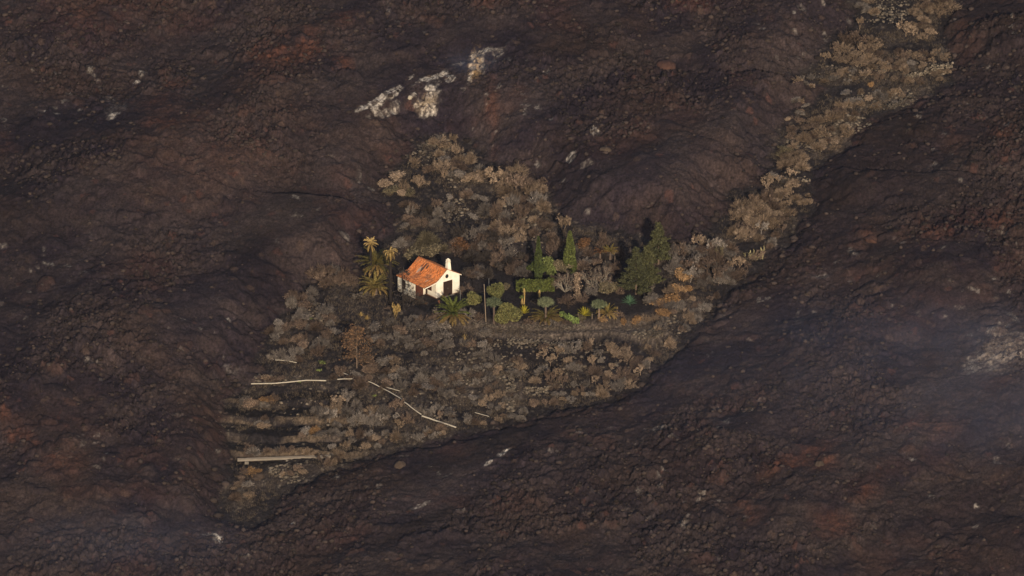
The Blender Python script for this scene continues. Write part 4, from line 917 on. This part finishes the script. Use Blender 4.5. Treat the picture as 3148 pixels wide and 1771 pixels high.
bare_big(1838, 896, 3.6, 2.5, "wide grey leafless tree right of the ivy wrapped stump", 2)
def ivy_stump():
    x, y, z = at(1777, 925); t = thing("dead_tree", "upright dead trunk wrapped in pale dry leaves between bare trees", "tree", (x, y, z)); random.seed(5)
    Geo().tube([(0, 0, -.2), (-.1, 0, 2), (-.2, 0, 4.4)], [.13, .1, .05], 6).obj("trunk", M['bark'], t)
    P = [(random.gauss(-.04 * h, .24), random.gauss(0, .24), h) for h in (random.uniform(.3, 4.5) for _ in range(1100))]
    leaf_mass("dry_leaves", np.array(P), .13, M['tan'], t)
ivy_stump()
def dead_larch():
    x, y, z = at(1097, 1132); t = thing("dead_conifer", "tall scorched orange brown conifer with bare limbs below the cottage", "tree", (x, y, z)); random.seed(6)
    Geo().tube([(0, 0, -.2), (0, 0, 3), (-.1, 0, 6.6)], [.10, .07, .02], 6).obj("trunk", M['bark'], t)
    segs = []; tips = []
    for i in range(46):
        h = random.uniform(1.2, 6.3); a = random.uniform(0, 6.283); ln = (.7 + 1.2 * min(1, (6.6 - h) / 3.0)) * random.uniform(.6, 1.1)
        branch_out(segs, tips, np.array([0, 0, h]), np.array([math.cos(a), math.sin(a), .05]), ln * .62, .022, 2, .3, .02, (2, 3), .6)
    mesh_obj("branches", *prisms(segs), M['wood'], t)
    tips = np.array(tips); P = tips[rng.integers(0, len(tips), 1500)] + rng.normal(scale=.28, size=(1500, 3)); leaf_mass("dry_needles", P, .11, M['larch'], t, 2)
dead_larch()
# prickly pear hedge: many flat pads
def prickly_pear():
    pts = [(1728, 975), (1742, 982), (1757, 990), (1772, 996), (1750, 985), (1766, 998)]; x0, y0, z0 = at(1750, 988)
    t = thing("prickly_pear", "bright green prickly pear spilling over the terrace edge", "cactus", (x0, y0, z0)); random.seed(2)
    for (X, Y) in pts:
        x, y, z = at(X, Y); V = []; F = []
        for k in range(42):
            cpt = np.array([x - x0 + random.uniform(-.38, .38), y - y0 + random.uniform(-.25, .25), z - z0 + random.uniform(.05, .75)]); s = random.uniform(.13, .2)
            a = random.uniform(0, 6.283); e1 = np.array([math.cos(a), math.sin(a), 0]); e2 = np.array([random.gauss(0, .3), random.gauss(0, .3), 1]); e2 /= np.linalg.norm(e2); nn = np.cross(e1, e2) * .03; q = len(V)
            for sg in (-1, 1):
                for i in range(8): th = 6.283 * i / 8; V.append(cpt + e1 * s * .72 * math.cos(th) + e2 * s * math.sin(th) + sg * nn)
            F += [tuple(range(q + 7, q - 1, -1)), tuple(range(q + 8, q + 16))] + [(q + i, q + (i + 1) % 8, q + 8 + (i + 1) % 8, q + 8 + i) for i in range(8)]
        mesh_obj("pad_clump", V, F, M['cactus'], t)
prickly_pear()
def column_cactus():
    x, y, z = at(2325, 792); o_ = Geo(); random.seed(4)
    for i in range(34):
        dx, dy = random.uniform(-1.9, 1.3), random.gauss(0, .45); h = random.uniform(.4, 1.0) * (1.3 if dx > .2 else .75); zz = float(HT(x + dx, y + dy)[0]) - z
        o_.tube([(dx, dy, zz - .1), (dx + random.gauss(0, .06), dy, zz + h * .6), (dx + random.gauss(.05, .15), dy, zz + h)], [.07, .075, .03], 6)
    o = o_.obj("column_cactus", M['agyel2'] if 'agyel2' in M else M['cactpale'], None); o.location = (x, y, z); tag(o, "pale yellow clump of upright cactus stems at the lava edge", "cactus")
M['cactpale'] = mat("pale_cactus", [(.17,.15,.075), (.24,.21,.11), (.32,.28,.16)], 2)
column_cactus()
def sprig(X, Y, s, m, label):
    x, y, z = at(X, Y); random.seed(int(X)); P = np.array([(random.gauss(0, s * .5), random.gauss(0, s * .4), abs(random.gauss(s * .3, s * .25)) + .05) for _ in range(130)])
    V, F = leaves(P, .11); o = mesh_obj("succulent", V, F, M[m]); o.location = (x, y, z + .1); tag(o, label, "plant", "small lime succulents on the slope")
for X, Y, s, l in [(990,1122,.55,"yellow green succulent patch, largest, by the dead conifer"), (980,1145,.4,"lime succulent just above the long white pipe"), (920,1178,.25,"lime succulent sprig touching the long white pipe"), (1152,1221,.2,"tiny lime succulent below the pipe junction"), (930,977,.3,"lime succulent among the shrubs left of the pale agaves"), (953,987,.35,"pale lime succulent right of its twin on the left slope")]:
    sprig(X, Y, s, 'lime', l)

# ------------------------------------------------------------------ poles, posts, pipes, walls, boulders, stones
def pole(X, Y, h, r, m, label, lean=0.0, name="pole", cat="pole"):
    x, y, z = at(X, Y); o = Geo().tube([(0, 0, -.3), (lean * .5, 0, h * .5), (lean, 0, h)], [r, r * .95, r * .85], 8).obj(name, M[m]); o.location = (x, y, z); return o
x, y, z = at(1494, 990); t = thing("wooden_pole", "leaning wooden pole left of the tall dragon tree", "pole", (x, y, z))
Geo().tube([(0, 0, -.3), (-.14, 0, 3), (-.28, 0, 6.0)], [.08, .07, .06], 8).obj("shaft", M['wood'], t); Geo().box((-.36, -.07, 6.0), (-.2, .07, 6.14)).obj("pole_cap", M['wood'], t)
tag(pole(1503, 905, 2.6, .035, 'metal', "", 0, "metal_pole"), "thin grey metal pole behind the tall dragon tree", "pole")
tag(pole(1415, 930, 2.0, .025, 'metal', "", 0, "metal_pole"), "thin dark metal rod by the cottage front corner", "pole")
for (X, Y, h, l) in [(1777,978,.75,"short wooden post left below the bright yellow agave"), (1820,982,.85,"short wooden post right below the bright yellow agave"), (1890,812,1.3,"thin pale post left of two by the small palms"), (1861,826,1.2,"thin pale post beside the small scorched palm")]:
    tag(pole(X, Y, h, .06, 'wood', "", .02, "fence_post"), l, "post", "wooden posts in the garden")
def pipe(pts, r, m, label, name="water_pipe", up=.5, group="white irrigation pipes across the slope"):
    W = [np.array(at(X, Y)) for X, Y in pts]; o0 = W[0]; Wd = []
    for a, b in zip(W[:-1], W[1:]):
        for k in range(6): Wd.append(a + (b - a) * k / 6)
    Wd.append(W[-1])
    zs = np.array([max(p[2], float(HT(p[0], p[1])[0])) + up for p in Wd]); zs = np.convolve(np.pad(zs, 2, mode='edge'), np.ones(5) / 5, 'valid')
    P = [np.array([p[0], p[1], zz]) - o0 for p, zz in zip(Wd, zs)]
    o = Geo().tube(P, r, 8).obj(name, M[m]); o.location = o0; tag(o, label, "pipe", group); return o
pipe([(772,1190),(880,1188),(1003,1182)], .095, 'pipe', "long white pipe along the top of the lower left terraces")
pipe([(1037,1178),(1086,1176)], .07, 'pipe', "short white pipe section right of the long terrace pipe")
pipe([(1045,1155),(1088,1172)], .06, 'pipe', "thin pale pipe rising above the short terrace section")
pipe([(1133,1185),(1172,1202),(1236,1241)], .07, 'pipe', "pale diagonal pipe right of the round brown shrub")
pipe([(1243,1246),(1262,1262),(1295,1287)], .08, 'pipe', "middle section of the diagonal pipe down the slope")
pipe([(1297,1288),(1345,1308),(1402,1325)], .11, 'pipe', "lowest bright diagonal pipe ending at the dark lava")
pipe([(1185,1200),(1228,1213)], .06, 'pipe', "short pale pipe branching right of the diagonal pipe")
pipe([(846,1119),(912,1126)], .05, 'pipe', "short pale pipe among shrubs at the upper left slope")
pipe([(1460,1279),(1503,1292)], .06, 'pipe', "short thin pipe right of the bright lowest diagonal")
def canal():
    a = np.array(at(730, 1422)); b = np.array(at(1017, 1412)); t = thing("water_channel", "long raised concrete water channel at the lower left", "channel", tuple(a)); d = b - a; L = np.linalg.norm(d); e = d / L; s = np.cross(e, [0, 0, 1.0]); s /= np.linalg.norm(s)
    top = max(a[2], b[2]) + .15 - a[2]; g = Geo(); pr = [(-.26, 0), (.26, 0), (.26, .34), (.17, .34), (.17, .12), (-.17, .12), (-.17, .34), (-.26, .34)]; V = []
    for k, zz in ((0, .22), (1, .22 + b[2] - a[2])):
        for (q, h) in pr: V.append(e * L * k * [1, 1, 0] + s * q + [0, 0, zz + h])
    n = 8; g.add(V, [(i, (i + 1) % n, n + (i + 1) % n, n + i) for i in range(n)] + [tuple(range(7, -1, -1)), tuple(range(8, 16))]); g.obj("trough", M['concrete'], t)
    for k in (.10, .54, .75, .96):
        p = e * L * k; g = Geo(); g.box((p[0] - .3, p[1] - .55, p[2] - 1.2), (p[0] + .3, p[1] - .0, p[2] + .2)); g.obj("support_block", M['concrete'], t)
canal()
ico_v = None
def rock_verts(seed, sub=1):
    r_ = random.Random(seed); import bmesh
    bm = bmesh.new(); bmesh.ops.create_icosphere(bm, subdivisions=sub, radius=1.0)
    V = np.array([v.co[:] for v in bm.verts]); F = [tuple(v.index for v in f.verts) for f in bm.faces]; bm.free()
    k = np.array([r_.uniform(.75, 1.25) for _ in range(len(V))]) if sub < 3 else 1 + .55 * (fbm(V[:, 0] * 1.3 + seed, V[:, 1] * 1.3 + V[:, 2] * 1.1, 4, seed) - .5) + .25 * (fbm(V[:, 0] * 4 + seed, V[:, 2] * 4 + V[:, 1] * 3, 3, seed + 3) - .5)
    return V * k[:, None], F
BASE = [rock_verts(s, 1) for s in range(12)]
def stone_set(pts, sizes):
    V = []; F = []; n = 0
    for (x, y, z), s in zip(pts, sizes):
        v, f = BASE[random.randint(0, 11)]; a = random.uniform(0, 6.283); ca, sa = math.cos(a), math.sin(a); q = v * [1.15, .95, .75] * s
        q = np.stack([q[:, 0] * ca - q[:, 1] * sa + x, q[:, 0] * sa + q[:, 1] * ca + y, q[:, 2] + z], 1); V.append(q); F.append(np.array(f) + n); n += len(v)
    return np.concatenate(V), np.concatenate(F)
def stone_wall(pts, h, label, w_=.55, m='drywall'):
    W = [np.array(at(X, Y)) for X, Y in pts]; P = []; S = []; random.seed(int(pts[0][0])); o0 = W[0]
    for a, b in zip(W[:-1], W[1:]):
        L = np.linalg.norm(b - a); n = int(L * h * 26)
        for _ in range(n):
            k = random.random(); p = a + (b - a) * k; x, y = p[0] + random.gauss(0, w_ * .3), p[1] + random.gauss(0, w_ * .3); P.append((x - o0[0], y - o0[1], float(HT(x, y)[0]) + random.uniform(0, h) - o0[2])); S.append(random.uniform(.11, .24))
    V, F = stone_set(P, S); o = mesh_obj("dry_stone_wall", V, F, M[m]); o.location = o0; tag(o, label, "stone wall", "dry stone walls on the spared land"); return o
stone_wall([(2795,240),(2860,222),(2930,208)], .8, "pale stone wall at the right tip of the upper land strip", m='stone')
stone_wall([(2640,325),(2740,335),(2800,300)], .6, "low stone wall under the bushes of the upper land strip", .9)
stone_wall([(1080,922),(1145,905),(1160,905)], .9, "thick stone wall left of the cottage under the low palm")
stone_wall([(1330,960),(1355,975),(1380,990)], .8, "stone wall running down in front of the cottage corner")
stone_wall([(1560,1058),(1680,1066),(1790,1060)], .7, "long low stone wall under the garden's gravel ledge")
stone_wall([(1450,1005),(1580,1012),(1720,1014),(1800,1010)], .35, "low stone edging along the front of the garden", .4)
stone_wall([(2010,870),(1995,920),(1980,940)], .9, "stone wall right of the blue green agave under the pines")
stone_wall([(1620,1205),(1680,1200),(1720,1192)], .6, "short pale stone wall on the lower slope", m='stone')
# pale loose stones
STONES = [(1350,440,40,30,120), (1290,490,50,25,80), (1390,640,60,40,170), (1225,590,45,15,60), (1440,480,20,20,40), (1600,660,70,30,60), (1440,1120,60,60,130), (1570,1210,16,70,170), (1560,1130,40,40,90), (1640,1200,50,14,60), (1360,1280,40,30,50), (2740,30,60,40,200), (2720,60,70,25,90),
  (2500,430,80,40,150), (2620,390,60,25,120), (2720,310,100,25,170), (2860,215,70,18,80), (2440,510,40,40,50), (2700,225,120,30,120), (950,960,60,40,70), (830,1165,50,14,70), (880,1445,60,20,130), (900,1470,40,10,40), (1680,1060,180,16,120), (1990,1040,50,18,110), (2080,1000,40,30,50), (1700,1080,200,30,110), (1420,560,50,25,40), (2470,560,20,8,20), (1620,720,80,30,90), (1660,770,40,40,50), (1750,1130,200,60,150), (1300,1200,200,80,150), (1000,1250,150,60,90), (2570,225,80,25,60)]
P = []; S = []; random.seed(77)
for (a, b, rx, ry, n) in STONES:
    for _ in range(n):
        t_ = random.random() ** .5; q = random.uniform(0, 6.283); X = a + rx * t_ * math.cos(q); Y = b + ry * t_ * math.sin(q); x, y = (float(k) for k in plane_pt(X, Y))
        s = random.choice((.07, .1, .13, .18, .26)) * random.uniform(.8, 1.3); P.append((x, y, float(HT(x, y)[0]) + s * .3)); S.append(s)
V, F = stone_set(P, S); tag(mesh_obj("loose_stones", V, F, M['stone']), "pale loose stones strewn between the shrubs", "stones", kind='stuff')
# loose clinker blocks lying all over the lava
M['clinker'] = mat("clinker_blocks", [(0.018,0.014,0.015), (0.028,0.021,0.020), (0.041,0.030,0.025)], 2.5, .95, .6)
def clinker():
    n = 60000; x = rng.uniform(-84, 84, n); y = rng.uniform(-88, 100, n)
    i = np.clip(np.searchsorted(xs, x), 0, len(xs) - 1); j = np.clip(np.searchsorted(ys, y), 0, len(ys) - 1)
    k = (SDF[j, i] > .1) & (rng.random(n) < np.clip(rough[j, i] * .55, 0, 1) ** 1.5 + .25 * np.exp(-np.abs(SDF[j, i]) / 2.5))
    x, y = x[k][:17000], y[k][:17000]; sz = (.10 + .34 * rng.random(len(x)) ** 4 + .04 * rng.random(len(x))) * (1 + .7 * np.exp(-np.abs(SDF[j[k][:17000], i[k][:17000]]) / 2)); z = HT(x, y) + sz * .15
    V, F = stone_set(np.stack([x, y, z], 1), sz); tag(mesh_obj("lava_rubble", V, F, M['clinker']), "loose angular clinker blocks covering the lava", "rubble", kind='stuff')
clinker()
# dry grass and low growth between the shrubs
def undergrowth():
    n = 90000; X = rng.uniform(680, 2960, n); Y = rng.uniform(-60, 1600, n); x, y = plane_pt(X, Y)
    i = np.clip(np.searchsorted(xs, x), 0, len(xs) - 1); j = np.clip(np.searchsorted(ys, y), 0, len(ys) - 1)
    s = SDF[j, i]; keep = (s < -.6) & (gm[j, i] < .3) & (pad[j, i] < .1) & (fbm(x * .22, y * .22, 4, 91) + .12 * rng.normal(size=n) > .50 - .10 * tn_[j, i] - .06 * (X > 2380) + .1 * ((Y > 1430) | ((X < 960) & (Y > 1225)))) & (dk[j, i] < .3)
    x, y = x[keep], y[keep]; z = HT(x, y); P = np.repeat(np.stack([x, y, z], 1), 7, 0); m = len(P)
    P[:, :2] += rng.normal(scale=.16, size=(m, 2)); d = rng.normal(scale=.5, size=(m, 3)); d[:, 2] = 1; d /= np.linalg.norm(d, axis=1, keepdims=True); L = rng.uniform(.15, .5, (m, 1))
    V, F = prisms(np.concatenate([P - [0, 0, .03], P + d * L, np.full((m, 1), .016), np.full((m, 1), .006)], 1))
    tag(mesh_obj("dry_grass", V, F, M['grass']), "dry brown grass and twigs covering the spared soil", "grass", kind='stuff')
undergrowth()
def boulder(X, Y, w_, h, m, label, seed):
    x, y, z = at(X, Y); V, F = rock_verts(seed, 4); o = mesh_obj("lava_boulder", V * [w_ / 2, w_ / 2 * .8, h * .6], np.array(F), M[m]); o.location = (x, y, z - h * .12); o.rotation_euler = (0, 0, seed); tag(o, label, "boulder", "lava boulders")
boulder(2045, 200, 3.6, 1.5, 'boulder', "largest reddish lava boulder on the field at upper right", 2)
boulder(1862, 462, 1.9, 1.1, 'boulderbr', "brown boulder beside the pale crust right of the upper shrubs", 3)
boulder(1228, 1435, 2.2, 1.6, 'boulderbr', "brown boulder on the dark lava right of the water channel", 4)
boulder(2680, 735, 2.4, 1.2, 'boulder', "reddish boulder on the dark lava, right side", 5)
boulder(2520, 1430, 1.7, 1.3, 'boulderbr', "squarish boulder on the lava at lower right", 9)
boulder(2480, 910, 1.3, .9, 'boulderbr', "rounded boulder on the lava right of the land strip", 10)
boulder(790, 1465, 2.3, 1.1, 'boulderbr', "dark lava block lying just under the water channel", 12)
boulder(1260, 305, .8, .7, 'pale', "white rounded rock at the end of the pale crust line", 13)
# flower pot by the door
px_, py_ = H2W(.95, -.45); z = float(HT(px_, py_)[0]); t = thing("potted_plant", "terracotta pot with a bare plant by the cottage door", "plant pot", (px_, py_, max(z, HZ - .05)))
Geo().tube([(0, 0, 0), (0, 0, .3), (0, 0, .36)], [.14, .2, .22], 10).obj("pot", M['terra'], t)
segs = []; tips = []; random.seed(3)
for i in range(5): branch_out(segs, tips, np.array([0, 0, .3]), np.array([random.gauss(0, .3), random.gauss(0, .3), 1]), .42, .014, 2, .3, .1, (2, 2), .7)
mesh_obj("stems", *prisms(segs), M['brown'], t)
for (u, v, l, s) in [(-.4, -1.2, "broken orange tile on the ash before the porch, upper", .16), (-.75, -1.75, "broken orange tile on the ash before the porch, lower", .13)]:
    a, b = H2W(u, v); zz = float(HT(a, b)[0]); o = Geo().tube([(-s, 0, 0), (s, 0, 0.02)], [.07, .055], 6).obj("roof_tile", M['terra']); o.location = (a, b, zz + .06); tag(o, l, "roof tile", "fallen roof tiles")

# ------------------------------------------------------------------ thin blue smoke over the hot lava
def smoke(X, Y, rx, ry, rz_, dens, label, seed, lift=3):
    x, y, z = at(X, Y); import bmesh; bm = bmesh.new(); bmesh.ops.create_icosphere(bm, subdivisions=3, radius=1)
    V = np.array([v.co[:] for v in bm.verts]) * [rx, ry, rz_]; F = np.array([[v.index for v in f.verts] for f in bm.faces]); bm.free()
    m = bpy.data.materials.new("smoke"); m.use_nodes = True; nt = m.node_tree; L = nt.links; nt.nodes.remove(nt.nodes["Principled BSDF"])
    pv = N(nt, "ShaderNodeVolumePrincipled"); pv.inputs["Color"].default_value = (.52, .62, 1.0, 1)
    tc = N(nt, "ShaderNodeTexCoord"); mp = N(nt, "ShaderNodeMapping"); mp.inputs["Scale"].default_value = (1 / rx, 1 / ry, 1 / rz_); L.new(tc.outputs["Object"], mp.inputs[0])
    ln = N(nt, "ShaderNodeVectorMath", operation='LENGTH'); L.new(mp.outputs[0], ln.inputs[0])
    mr = N(nt, "ShaderNodeMapRange", interpolation_type='SMOOTHSTEP'); mr.inputs[1].default_value = 1.0; mr.inputs[2].default_value = .0; mr.inputs[3].default_value = 0; mr.inputs[4].default_value = 1; L.new(ln.outputs["Value"], mr.inputs[0])
    no = N(nt, "ShaderNodeTexNoise"); no.inputs["Scale"].default_value = .22; no.inputs["Detail"].default_value = 3; L.new(tc.outputs["Object"], no.inputs["Vector"])
    m2 = N(nt, "ShaderNodeMapRange"); m2.inputs[1].default_value = .42; m2.inputs[2].default_value = .68; m2.inputs[3].default_value = .3; m2.inputs[4].default_value = 1.0; L.new(no.outputs[0], m2.inputs[0])
    mu = N(nt, "ShaderNodeMath", operation='MULTIPLY'); L.new(mr.outputs[0], mu.inputs[0]); L.new(m2.outputs[0], mu.inputs[1])
    m3 = N(nt, "ShaderNodeMath", operation='MULTIPLY'); m3.inputs[1].default_value = dens; L.new(mu.outputs[0], m3.inputs[0]); L.new(m3.outputs[0], pv.inputs["Density"])
    L.new(pv.outputs[0], nt.nodes["Material Output"].inputs["Volume"])
    o = mesh_obj("smoke", V, F, m); o.location = (x, y, z + lift); tag(o, label, "smoke", "smoke wisps over the lava", 'stuff')
smoke(2880, 1085, 34, 20, 6, .007, "thin blue smoke drifting left of the white crust at right", 1)
smoke(3120, 1340, 26, 26, 6, .006, "thin blue smoke at the right edge of the lava", 2)
smoke(2890, 1230, 64, 50, 8, .0036, "broad faint blue smoke veil over the lava at right", 6, 4)
smoke(390, 1725, 28, 18, 5, .007, "thin blue smoke over the lava at lower left", 3)
smoke(1450, 225, 7, 6, 2.5, .025, "small blue smoke puff behind the yellow white crust", 4, 2)

# ------------------------------------------------------------------ the air between the long lens and the hillside
hm = bpy.data.materials.new("haze_air"); hm.use_nodes = True; hm.node_tree.nodes.remove(hm.node_tree.nodes["Principled BSDF"])
hv_ = hm.node_tree.nodes.new("ShaderNodeVolumePrincipled"); hv_.inputs["Color"].default_value = (.62, .62, .80, 1); hv_.inputs["Density"].default_value = HAZE
hm.node_tree.links.new(hv_.outputs[0], hm.node_tree.nodes["Material Output"].inputs["Volume"])
zt = max(float(Z.max()), float(CAM[2])) + 8; zb = float(Z.min()) - 1; ex = float(max(abs(xs[0]), abs(ys[0]), abs(ys[-1]), abs(CAM[1]))) + 10
o = Geo().box((-ex, -ex, zb), (ex, ex, zt)).obj("haze", hm); tag(o, "thin bluish air between the viewpoint and the lava slope", "haze", kind='stuff')

# ------------------------------------------------------------------ labels for the many shrubs: what it looks like and which landmark it grows by
LAND = {"white cottage": (1310,870), "large green palm": (1395,950), "tall dragon tree": (1517,950), "middle dragon tree": (1678,960), "short dragon tree": (1840,955), "long hedge": (1645,880), "slim cypress": (1655,790), "full cypress": (1752,780),
  "tallest pine": (2024,760), "broad pine": (1955,860), "blue agave": (1935,917), "dead conifer": (1095,1060), "long white pipe": (880,1188), "water channel": (870,1415), "lowest pipe": (1350,1306), "diagonal pipe": (1190,1210), "tall thin palms": (1160,800),
  "column cactus": (2325,780), "upper stone wall": (2870,222), "scorched orange palm": (1843,780), "withered agave": (1428,1040), "pale agaves": (1120,980), "rusty bush": (1412,765), "pale stony crest": (1380,430), "lower slope stone wall": (1670,1200), "garden ledge wall": (1680,1062),
  "orange bushes": (2060,920), "umbrella tree": (2785,112), "thin right pipe": (1482,1285), "white crust rock": (1260,305), "narrow strip gap": (2440,560), "left slope pipe": (880,1122), "bare strip tip": (740,1520), "upper ash clearing": (2740,50), "bright yellow agave": (1795,955), "right lava shore": (1950,1150), "cottage stone wall": (1120,915)}
WORD = {'grey': "grey", 'tan': "tan", 'brown': "brown", 'olive': "olive", 'dark': "charred black", 'orange': "orange", 'rust': "rusty orange", 'straw': "straw coloured", 'pale': "pale"}
FORM = {'thorn': "rounded thorn cushion", 'twig': "leafless shrub", 'leaf': "dense dry bush", 'tree': "forked bare tree"}
ORD = ["nearest", "second", "third", "fourth", "fifth", "sixth", "seventh", "eighth", "ninth", "tenth", "eleventh", "twelfth"]
bins = {}
for p in plants:
    o, X, Y, kind, tone, wd, hg = p
    ln_ = min(LAND, key=lambda k: math.hypot(LAND[k][0] - X, (LAND[k][1] - Y) * 1.3)); dx, dy = X - LAND[ln_][0], Y - LAND[ln_][1]
    rel = ("left of the" if dx < 0 else "right of the") if abs(dx) > abs(dy) * 1.4 else ("behind the" if dy < 0 else "in front of the")
    if kind == 'tree' or wd < 1.55 or wd > 2.35: sz = "small" if wd < 1.55 else ("large" if wd > 2.35 else "")
    else: sz = ""
    bins.setdefault((sz, WORD[tone], FORM[kind], rel, ln_), []).append((math.hypot(dx, dy), o, kind))
for (sz, tn, fm, rel, ln_), lst in bins.items():
    lst.sort(key=lambda q: q[0])
    for i, (d, o, kind) in enumerate(lst):
        lab = (sz + " " if sz else "") + tn + " " + fm + " " + rel + " " + ln_
        if len(lst) > 1: lab += ", " + (ORD[i] + (" to it" if i == 0 else " from it") if i < len(ORD) else "farther out")
        tag(o, lab, NAME[kind][1], GROUP[kind])
print("shrubs", {k: sum(1 for p in plants if p[3] == k) for k in NAME})
